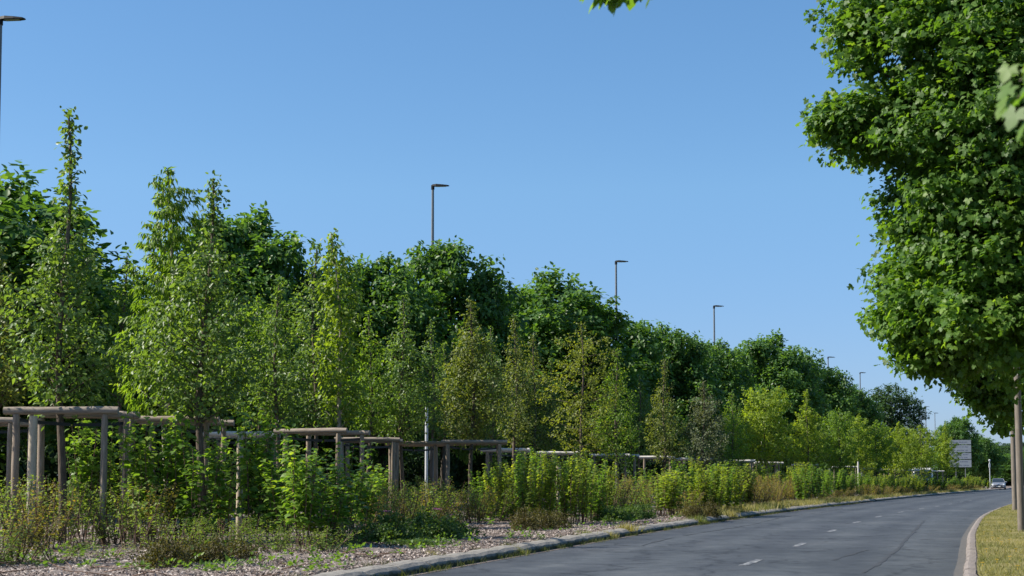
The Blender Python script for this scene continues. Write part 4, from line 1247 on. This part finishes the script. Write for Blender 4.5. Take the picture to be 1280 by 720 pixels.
# ------------------------------------------------------------------ street lamps
M_POLE = plain('galvanised_steel', (0.16, 0.17, 0.18), 0.55, 0.3)
M_HEAD = plain('dark_lamp_housing', (0.012, 0.013, 0.015), 0.6, 0.0, 0.2)
M_GLASSL = plain('lamp_lens', (0.08, 0.08, 0.08), 0.3)
def lamp_parts():
    a = MB(); a.tube([(0, 0, -.3), (0, 0, 3), (0, 0, 8), (0, 0, 13.82)], [.10, .095, .075, .055], 12)
    a.tube([(0, 0, -.3), (0, 0, 1.1)], [.125, .12], 12)
    b = MB()   # flat tapered head reaching to the right
    secs = []
    for x, w_, h_ in ((-.06, .05, .05), (.0, .08, .08), (.16, .13, .09), (.42, .13, .065), (.66, .09, .04), (.72, .05, .02)):
        secs.append([(x, -w_, 13.86), (x, w_, 13.86), (x, w_ * .8, 13.86 + h_), (x, -w_ * .8, 13.86 + h_)])
    b.loft(secs, close=True)
    b.tube([(0, 0, 13.72), (0, 0, 13.9)], [.075, .075], 10)
    c = MB(); c.box((.36, 0, 13.852), (.42, .17, .016))
    return a.mesh('pole', M_POLE), b.mesh('lamp_head', M_HEAD), c.mesh('lens', M_GLASSL)
LP = lamp_parts()
lamps = [(0.5, 22, 'street lamp cut by the left picture edge, nearest and highest in the sky'), (541, 231, 'street lamp rising behind the middle tree crown'),
         (770, 326, 'street lamp right of the largest tree crown'), (892.5, 382, 'third street lamp against the sky, above the receding trees'),
         (1035, 446, 'street lamp whose head just peeps over a crown'), (1075, 465.5, 'small distant street lamp on its own right of the peeping one'),
         (1157, 508, 'tiny far street lamp left of the rounded tree'), (1168.5, 516, 'tiniest street lamp, lowest above the far trees')]
lamp0 = None
for px, ty, lab in lamps:
    Y = 23500 / (602 - ty)
    for _ in range(4):
        Y *= 13.93 / at(px, ty, Y).z
    p = at(px, ty, Y)
    t = thing('street_lamp', lab, 'street lamp', (p.x, Y, 0), R(-6), 'street lamps beyond the trees')
    link('pole', LP[0], t)
    h_ = link('lamp_head', LP[1], t)
    link('lens', LP[2], h_)
# verge columns at the right
M_CONC = noise_mat('pale_brown_column_concrete', 12, [(0.25, (0.11, 0.094, 0.078)), (0.6, (0.19, 0.165, 0.14)), (0.85, (0.26, 0.235, 0.20))], 0.85, 0.4, 0.005, stretch=(2, 2, .4))
M_BAND = plain('pale_band', (0.55, 0.53, 0.48), 0.6)
for px, Y, r_, lab in ((1276.5, 27.4, .067, 'round column on the verge at the right edge, nearer of the pair'), (1269, 47.5, .085, 'round column on the verge behind the nearer one, cut off by leaves')):
    p = at(px, 650, Y)
    z = verge_h(off_of(p.x, Y) - width(Y))
    t = thing('verge_column', lab, 'column', (p.x, Y, z), 0, 'round columns on the verge')
    mm = MB(); mm.tube([(0, 0, -.3), (-.01, 0, 3), (-.04, 0, 8.6)], [r_, r_ * .95, r_ * .6], 14)
    link('shaft', mm.mesh('shaft', M_CONC), t)
    mm = MB(); mm.tube([(-.009, 0, 2.95), (-.009, 0, 3.0)], [r_ * 1.03, r_ * 1.03], 14)
    link('band', mm.mesh('band', M_BAND), t)
    mm = MB(); mm.tube([(-.04, 0, 8.55), (-.5, .0, 8.8), (-1.2, 0, 8.85)], [.03, .03, .03], 8)
    mm.loft([[(-1.1, -.08, 8.83), (-1.1, .08, 8.83), (-1.1, .05, 8.92), (-1.1, -.05, 8.92)], [(-1.7, -.06, 8.84), (-1.7, .06, 8.84), (-1.7, .04, 8.89), (-1.7, -.04, 8.89)]], close=True)
    link('lamp_arm', mm.mesh('lamp_arm', M_HEAD), t)
# pale slim metal post in the bed
p = at(533, 600, 43)
t = thing('metal_post', 'pale slim metal post standing between the dull green and the olive young trees', 'metal post', (p.x, 43, .15))
mm = MB(); hh = at(533, 509, 43).z - .15
mm.tube([(0, 0, -.2), (0, 0, hh)], [.048, .046], 12)
M_PALE = plain('pale_grey_paint', (0.52, 0.54, 0.56), 0.45)
link('shaft', mm.mesh('shaft', M_PALE), t)
mm = MB(); mm.tube([(0, 0, hh), (0, 0, hh + .05)], [.052, .02], 12)
link('cap', mm.mesh('cap', M_HEAD), t)

# ------------------------------------------------------------------ far road sign with four panels
def sign():
    Y = 165
    a, b_ = at(1188, 584, Y), at(1213, 550, Y)
    cx, wd = (a.x + b_.x) / 2, b_.x - a.x
    t = thing('road_sign', 'pale four panel direction sign on posts above the far shrubs', 'road sign', (cx, Y, 0.1), R(-14))
    M_P = plain('sign_panel_white', (0.24, 0.27, 0.31), 0.5)
    M_T = plain('sign_text_grey', (0.12, 0.14, 0.2), 0.6)
    z0, z1 = a.z - .1, b_.z - .1
    for s in (-1, 1):
        m_ = MB(); m_.tube([(s * wd * .22, .06, -.3), (s * wd * .22, .06, z1 - .02)], .045, 8)
        link('leg', m_.mesh('leg', M_POLE), t)
    hs_ = [.27, .22, .26, .16]          # from the bottom up, shares
    tot = sum(hs_) + .09
    z = z0
    for k, h in enumerate(hs_):
        hh = (z1 - z0) * h / tot
        m_ = MB(); m_.box((0, 0, z + hh / 2), (wd, .05, hh))
        pn = link('panel', m_.mesh('panel', M_P), t)
        m_ = MB()
        rows = 2 if hh > .55 else 1
        rr = random.Random(k + 3)
        for q in range(rows):
            zz = z + hh * (q + .5) / rows
            x = -wd * .42
            while x < wd * .36:
                ww = rr.uniform(.05, .11)
                m_.box((x, -.028, zz), (ww, .004, .10))
                x += ww + (.04 if rr.random() < .8 else .16)
        link('lettering', m_.mesh('lettering', M_T), pn)
        z += hh + (z1 - z0) * .03 / tot
sign()
# slim white signal-like post beside the road end
p = at(1237.5, 600, 186)
t = thing('white_post', 'slim white post with a round head left of the oncoming car', 'post', (p.x, 186, .1))
mm = MB(); hh = at(1237, 577, 186).z
mm.tube([(0, 0, -.2), (0, 0, hh)], .05, 8)
link('shaft', mm.mesh('shaft', M_PALE), t)
mm = MB(); mm.sphere((0, 0, hh + .05), .14, sc=(1, .6, 1.2)); mm.box((0, 0, hh - .6), (.2, .16, .5))
link('head', mm.mesh('head', M_PALE), t)

# ------------------------------------------------------------------ vehicles
M_SILVER = plain('silver_car_paint', (0.26, 0.28, 0.31), 0.28, 0.4)
M_WHITE = plain('white_van_paint', (0.72, 0.73, 0.75), 0.35)
M_TYRE = plain('tyre_rubber', (0.02, 0.02, 0.02), 0.8)
M_RIM = plain('wheel_rim', (0.35, 0.35, 0.36), 0.35, 0.6)
M_TRIM = plain('black_trim', (0.02, 0.021, 0.023), 0.5)
M_PLATE = plain('number_plate', (0.7, 0.7, 0.66), 0.5)
m, nt_, b_ = mat('tinted_car_glass'); b_.inputs['Base Color'].default_value = (.02, .03, .04, 1); b_.inputs['Roughness'].default_value = .06; M_CGLASS = m
m, nt_, b_ = mat('headlight_glass'); b_.inputs['Base Color'].default_value = (.65, .68, .7, 1); b_.inputs['Roughness'].default_value = .12; M_HL = m
def wheel(parent, x, y, r=.32, w_=.2):
    mm = MB(); mm.tube([(x - w_ / 2, y, r), (x + w_ / 2, y, r)], [r, r], 18)
    wh = link('wheel', mm.mesh('wheel', M_TYRE), parent)
    mm = MB()
    s = 1 if x > 0 else -1
    mm.tube([(x + s * (w_ / 2 - .005), y, r), (x + s * (w_ / 2 + .012), y, r)], [r * .62, r * .5], 14)
    link('rim', mm.mesh('rim', M_RIM), wh)
def body_loft(stations, n_round=.12):
    """stations: (y, half width, z low, z high) -> rounded box sections along y"""
    secs = []
    for y, hw, z0, z1 in stations:
        c = min(n_round, hw * .5, (z1 - z0) * .4)
        secs.append([(-hw + c * .4, y, z0), (hw - c * .4, y, z0), (hw, y, z0 + c), (hw, y, z1 - c), (hw - c, y, z1), (-hw + c, y, z1), (-hw, y, z1 - c), (-hw, y, z0 + c)])
    mm = MB(); mm.loft(secs, close=True, smooth=False)
    return mm
def car(x, y, rz):
    t = thing('car', 'oncoming silver car small at the far end of the road', 'car', (x, y, 0), rz)
    link('body', body_loft([(-2.1, .70, .38, .62), (-2.0, .84, .24, .76), (-1.6, .88, .20, .86), (-.95, .89, .20, .96), (1.0, .89, .20, .98), (1.85, .87, .22, .95), (2.08, .80, .32, .85)]).mesh('body', M_SILVER), t)
    cab = MB()
    cab.loft([[(-.80, -1.05, .95), (.80, -1.05, .95), (.80, -1.04, .96), (-.80, -1.04, .96)], [(-.80, -.95, .95), (.80, -.95, .95), (.66, -.3, 1.38), (-.66, -.3, 1.38)]], close=True)
    cab = MB()
    bot = [(-.80, -1.0), (.80, -1.0), (.80, 1.75), (-.80, 1.75)]
    top = [(-.62, -.25), (.62, -.25), (.60, 1.2), (-.60, 1.2)]
    cab.loft([[(a, b, .94) for a, b in bot], [(a, b, 1.40) for a, b in top]], close=True)
    link('cabin_glass', cab.mesh('cabin_glass', M_CGLASS), t)
    rf = MB(); rf.loft([[(a * 1.03, b * 1.02, 1.385) for a, b in top], [(a * .96, b * .96, 1.46) for a, b in top]], close=True)
    for s in (-1, 1):
        rf.tube([(s * .80, -.98, .96), (s * .635, -.25, 1.39)], .03, 6); rf.tube([(s * .80, 1.72, .96), (s * .61, 1.2, 1.39)], .035, 6)
        rf.tube([(s * .805, .35, .96), (s * .625, .42, 1.39)], .028, 6)
    link('roof', rf.mesh('roof', M_SILVER), t)
    for s in (-1, 1):
        m_ = MB(); m_.sphere((s * .66, -1.98, .66), .16, sc=(1.15, .6, .62)); link('headlight', m_.mesh('headlight', M_HL), t)
        m_ = MB(); m_.sphere((s * .98, -.72, 1.0), .12, sc=(.9, .5, .65)); link('mirror', m_.mesh('mirror', M_SILVER), t)
    m_ = MB(); m_.box((0, -2.07, .50), (1.0, .08, .16)); m_.box((0, -2.10, .30), (1.3, .08, .12)); link('grille', m_.mesh('grille', M_TRIM), t)
    m_ = MB(); m_.box((0, -2.125, .42), (.5, .02, .11)); link('number_plate', m_.mesh('number_plate', M_PLATE), t)
    for s in (-1, 1):
        for yy in (-1.3, 1.3):
            wheel(t, s * .80, yy)
cp = at(1248, 606, 188)
car(cp.x, 188, -heading(188) + R(4))
def van(x, y, rz):
    t = thing('van', 'white van glimpsed between foliage left of the road sign', 'van', (x, y, 0), rz)
    link('body', body_loft([(-2.5, .80, .45, 1.0), (-2.4, .95, .3, 1.15), (-1.75, .98, .3, 1.3), (-1.05, .98, .3, 2.38), (-.8, .98, .3, 2.45), (2.5, .98, .3, 2.45)]).mesh('body', M_WHITE), t)
    m_ = MB(); m_.loft([[(-.80, -1.80, 1.38), (.80, -1.80, 1.38)], [(-.72, -1.16, 2.26), (.72, -1.16, 2.26)]]); link('windscreen', m_.mesh('windscreen', M_CGLASS), t)
    for s in (-1, 1):
        m_ = MB(); m_.box((s * .985, -.75, 1.7), (.02, .8, .6)); link('window', m_.mesh('window', M_CGLASS), t)
        m_ = MB(); m_.box((s * .75, -2.46, .85), (.3, .08, .2)); link('headlight', m_.mesh('headlight', M_HL), t)
        m_ = MB(); m_.box((s * 1.1, -1.3, 1.5), (.16, .1, .3)); link('mirror', m_.mesh('mirror', M_TRIM), t)
        for yy in (-1.6, 1.5):
            wheel(t, s * .88, yy, .34)
    m_ = MB(); m_.box((0, -2.5, .6), (1.5, .06, .2)); link('bumper', m_.mesh('bumper', M_TRIM), t)
vp = at(1153, 590, 146)
van(vp.x, 146, -heading(146) + R(8))

# ------------------------------------------------------------------ loose mulch chips, grasses, weeds, flowers
def on_path(Y, off):
    hx = kx(Y); dx = kx(Y + .5) - kx(Y - .5); nn = 1 / np.sqrt(1 + dx * dx)
    return hx + off * nn, Y - off * dx * nn
def bedz(off):
    return np.interp(-off, [0.26, 0.6, 3, 9, 14, 22, 26], [0.115, 0.135, 0.15, 0.16, 0.16, 0.1, -0.06])
def chips():
    r_ = np.random.default_rng(91)
    n = 170000
    Y = 13 + 36 * r_.uniform(0, 1, n) ** 1.7
    off = -.30 - 11.5 * r_.uniform(0, 1, n) ** 1.25
    X, YY = on_path(Y, off)
    Z = bedz(off) + r_.uniform(0.0, .022, n)
    D = r_.normal(size=(n, 3)); D[:, 2] *= .28; D = norm(D)
    N = r_.normal(size=(n, 3)) * .5; N[:, 2] += 1
    tv = tpl([(0, -.22, 0), (.16, -.1, .09), (.5, 0, .02)], [])[0]
    T_CHIP = tpl([(-.5, .1, 0), (.5, -.1, 0), (.45, .9, .0), (-.4, 1.0, .0), (0, .5, .35)], [(0, 1, 4), (1, 2, 4), (2, 3, 4), (3, 0, 4)])
    tv, tt = T_CHIP
    tv = tv * np.array([.38, 1, .4])
    V, T, t = leaves(np.stack([X, YY, Z], 1), D, N, r_.uniform(.012, .048, n), (tv, tt), r_, np.full(n, .5), .3)
    m, nt, b = mat('bark_chip')
    a = nt.nodes.new('ShaderNodeAttribute'); a.attribute_name = 'tint'
    r = ramp(nt, [(0, (.05, .036, .028)), (.4, (.17, .13, .11)), (.7, (.32, .265, .235)), (1, (.50, .45, .41))])
    nt.links.new(a.outputs['Fac'], r.inputs['Fac']); nt.links.new(r.outputs['Color'], b.inputs['Base Color'])
    b.inputs['Roughness'].default_value = .9
    return tri_mesh('bark_chips', V, T, m, t)
tag(link('bark_chips', chips()), 'loose pale and brown bark chips strewn over the bed', 'bark chips', kind='stuff')
T_BLADE = tpl([(-.035, 0, 0), (.035, 0, 0), (.022, .55, .03), (-.022, .55, .03), (0, 1, .12)], [(0, 1, 2), (0, 2, 3), (3, 2, 4)])
def blades(name, X, Y, Z, h, m, r_, lean=.45, tint=.5, wscale=1.0, spread=.22):
    n = len(X)
    D = r_.normal(size=(n, 3)) * lean; D[:, 2] = 1
    N = r_.normal(size=(n, 3)); N[:, 2] *= .3
    tv, tt = T_BLADE
    V, T, t = leaves(np.stack([X, Y, Z], 1), D, N, h, (tv * np.array([wscale, 1, 1]), tt), r_, np.full(n, tint) if np.isscalar(tint) else tint, spread)
    return tri_mesh(name, V, T, m, t)
r_ = np.random.default_rng(95)
# verge lawn
n = 130000
Yv = 11 + 55 * r_.uniform(0, 1, n) ** 1.9
q = .17 + 7.5 * r_.uniform(0, 1, n) ** 1.4
Wv = np.interp(Yv, [0, 17, 26, 42, 67, 100, 350], [5.75, 5.98, 6.22, 6.5, 7.1, 7.4, 7.4])
X, Y_ = on_path(Yv, Wv + q)
Zv = np.interp(q, [0.0, 0.3, 1.5, 5, 12, 16], [0.085, 0.10, 0.13, 0.2, 0.3, -0.1])
patch = .5 + .25 * np.sin(X * 1.7 + Y_ * .6) * np.sin(Y_ * .9 - X * .8) + .15 * np.sin(X * 4.1 + 1)
tag(link('verge_grass', blades('verge_grass', X, Y_, Zv - .005, r_.uniform(.03, .075, n), L_VERGE, r_, .7, patch, 1.6)), 'short dry yellowish grass of the right verge', 'grass', kind='stuff')
# yellow flower heads on the verge
fl = [(1248, 676), (1241, 675), (1262, 678), (1252, 681), (1233, 690), (1270, 690), (1262, 700), (1240, 668), (1256, 664), (1230, 668), (1246, 704), (1272, 712), (1228, 708), (1250, 655), (1236, 655)]
for i, (px, py) in enumerate(fl):
    g = ground(px, py, .15)
    mm = MB()
    mm.tube([(0, 0, 0), (.005, 0, .035)], .002, 4)
    for k in range(8):
        a = k * math.pi / 4
        c, s = math.cos(a), math.sin(a)
        mm.add([(0, 0, .04), (.012 * c - .006 * s, .012 * s + .006 * c, .046), (.028 * c, .028 * s, .042), (.012 * c + .006 * s, .012 * s - .006 * c, .046)], [(0, 1, 2, 3)])
    o = link('yellow_flower', mm.mesh('yellow_flower', M_YFL if 'M_YFL' in globals() else L_YPETAL), None, (g.x, g.y, .15))
    tag(o, 'small yellow flower in the dry grass of the right verge, ' + ORD[sorted(fl).index((px, py))], 'flower', 'small yellow flowers on the verge')
# weeds and dry grass along the left kerb
def clump_field(centres, per, rad, hmin, hmax, m, name, lab, seed, tint=.5):
    r_ = np.random.default_rng(seed)
    C = np.repeat(np.array(centres), per, 0)
    n = len(C)
    X = C[:, 0] + r_.normal(0, rad, n); Y = C[:, 1] + r_.normal(0, rad * 1.3, n)
    Z = C[:, 2] + np.zeros(n)
    return tag(link(name, blades(name, X, Y, Z, r_.uniform(hmin, hmax, n), m, r_, .55, tint, 1.0)), lab, 'grass', kind='stuff')
rr = random.Random(15)
C1, C2, C3 = [], [], []
y = 13.0
while y < 70:
    q = path(y, rr.uniform(-.02, .06))
    if rr.random() < .75: C1.append((q.x, q.y, 0.0))
    if rr.random() < .35:
        q = path(y, rr.uniform(-.32, -.24)); C1.append((q.x, q.y, .10))
    y += rr.uniform(.12, .5)
y = 38
while y < 170:
    for _ in range(3 if y < 90 else 2):
        q = path(y, -rr.uniform(.25, 1.3)); (C2 if rr.random() < .75 else C3).append((q.x, q.y, .12))
    y += .45 if y < 70 else .9
clump_field(C1, 60, .06, .03, .11, L_WEED, 'kerb_weeds', 'green weeds and moss growing along the foot of the kerb', 201, .4)
clump_field(C2, 60, .16, .10, .30, L_DRY, 'dry_grass', 'dry straw coloured grass along the far kerb', 202, .55)
clump_field(C3, 60, .14, .10, .28, L_GRASS, 'green_grass', 'patchy green grass along the far kerb', 203, .5)
# single tufts one can point at
def tuft(px, py, z, h, rad, m, lab, seed):
    g = ground(px, py, z)
    r_ = np.random.default_rng(seed)
    n = 260
    X = r_.normal(0, rad, n); Y = r_.normal(0, rad, n)
    o = link('grass_tuft', blades('grass_tuft', X, Y, np.zeros(n), r_.uniform(h * .5, h, n), m, r_, .5, .6, .9), None, (g.x, g.y, z))
    tag(o, lab, 'grass tuft', 'grass tufts at the left kerb')
tuft(639, 694, 0, .17, .08, L_DRY, 'yellowish grass tuft at the kerb foot below the pink bloom bush', 1)
tuft(647, 694, 0, .13, .06, L_GRASS, 'small green tuft right beside the yellowish one at the kerb', 2)
tuft(728, 673, .04, .20, .07, L_GRASS, 'green weed tuft on the kerb below the first dense clump', 3)
tuft(757, 672, .02, .17, .10, L_DRY, 'straw tuft at the kerb foot right of the green weed tuft', 4)
tuft(784, 664, .08, .22, .10, L_DRY, 'pale straw tuft on the kerb under the rust tinged bushes', 5)
tuft(871, 653, .05, .24, .12, L_GRASS, 'green tuft on the kerb right of the second dense clump', 6)
tuft(912, 646, .08, .26, .14, L_DRY, 'tall straw tuft at the kerb under the second clump end', 7)
tuft(956, 637, .1, .30, .2, L_GRASS, 'broad green tuft where the straw edge begins', 8)
tuft(418, 713, .02, .14, .06, L_GRASS, 'green weed tuft at the bottom left end of the kerb', 9)
tuft(538, 700, .05, .15, .05, L_DRY, 'small straw tuft on the kerb joint at lower middle', 10)
# seedlings and small weeds scattered over the mulch, fallen twigs
def seedlings():
    r_ = np.random.default_rng(301)
    n0 = 420
    Y = 14 + 26 * r_.uniform(0, 1, n0) ** 1.5
    off = -.35 - 8.5 * r_.uniform(0, 1, n0) ** 1.1
    X, YY = on_path(Y, off)
    Z = bedz(off)
    C = np.repeat(np.stack([X, YY, Z + .03], 1), 14, 0)
    n = len(C)
    O = r_.normal(size=(n, 3)); O[:, 2] = np.abs(O[:, 2]) * .6
    hgt = np.repeat(r_.uniform(.03, .16, n0), 14)
    P = C + norm(O) * (hgt * r_.uniform(.2, 1, n))[:, None]
    D = O.copy(); N = r_.normal(size=(n, 3)) * .4; N[:, 2] += 1
    V, T, t = leaves(P, D, N, r_.uniform(.03, .07, n), T_OVATE, r_, np.full(n, .2), .2)
    return tri_mesh('seedlings', V, T, L_SHRUB, t)
tag(link('seedlings', seedlings()), 'small weeds and seedlings sprouting through the bark mulch', 'weeds', kind='stuff')
def twigs():
    r = random.Random(44)
    mm = MB()
    for k in range(260):
        Y = 13 + 24 * r.random() ** 1.4
        q = path(Y, -r.uniform(.4, 8))
        a = r.uniform(0, 6.28); L = r.uniform(.12, .55)
        z = bed_h(off_of(q.x, q.y)) + .02
        e = Vector((q.x + L * math.cos(a), q.y + L * math.sin(a), z + r.uniform(0, .10) ))
        s_ = Vector((q.x, q.y, z))
        mm.tube([s_, s_.lerp(e, .5) + Vector((r.gauss(0, .02), r.gauss(0, .02), .01)), e], [.007, .005, .002], 4, cap=False)
    return mm.mesh('fallen_twigs', M_STEM)
tag(link('fallen_twigs', twigs()), 'dry fallen twigs lying about on the bark mulch', 'twigs', kind='stuff')
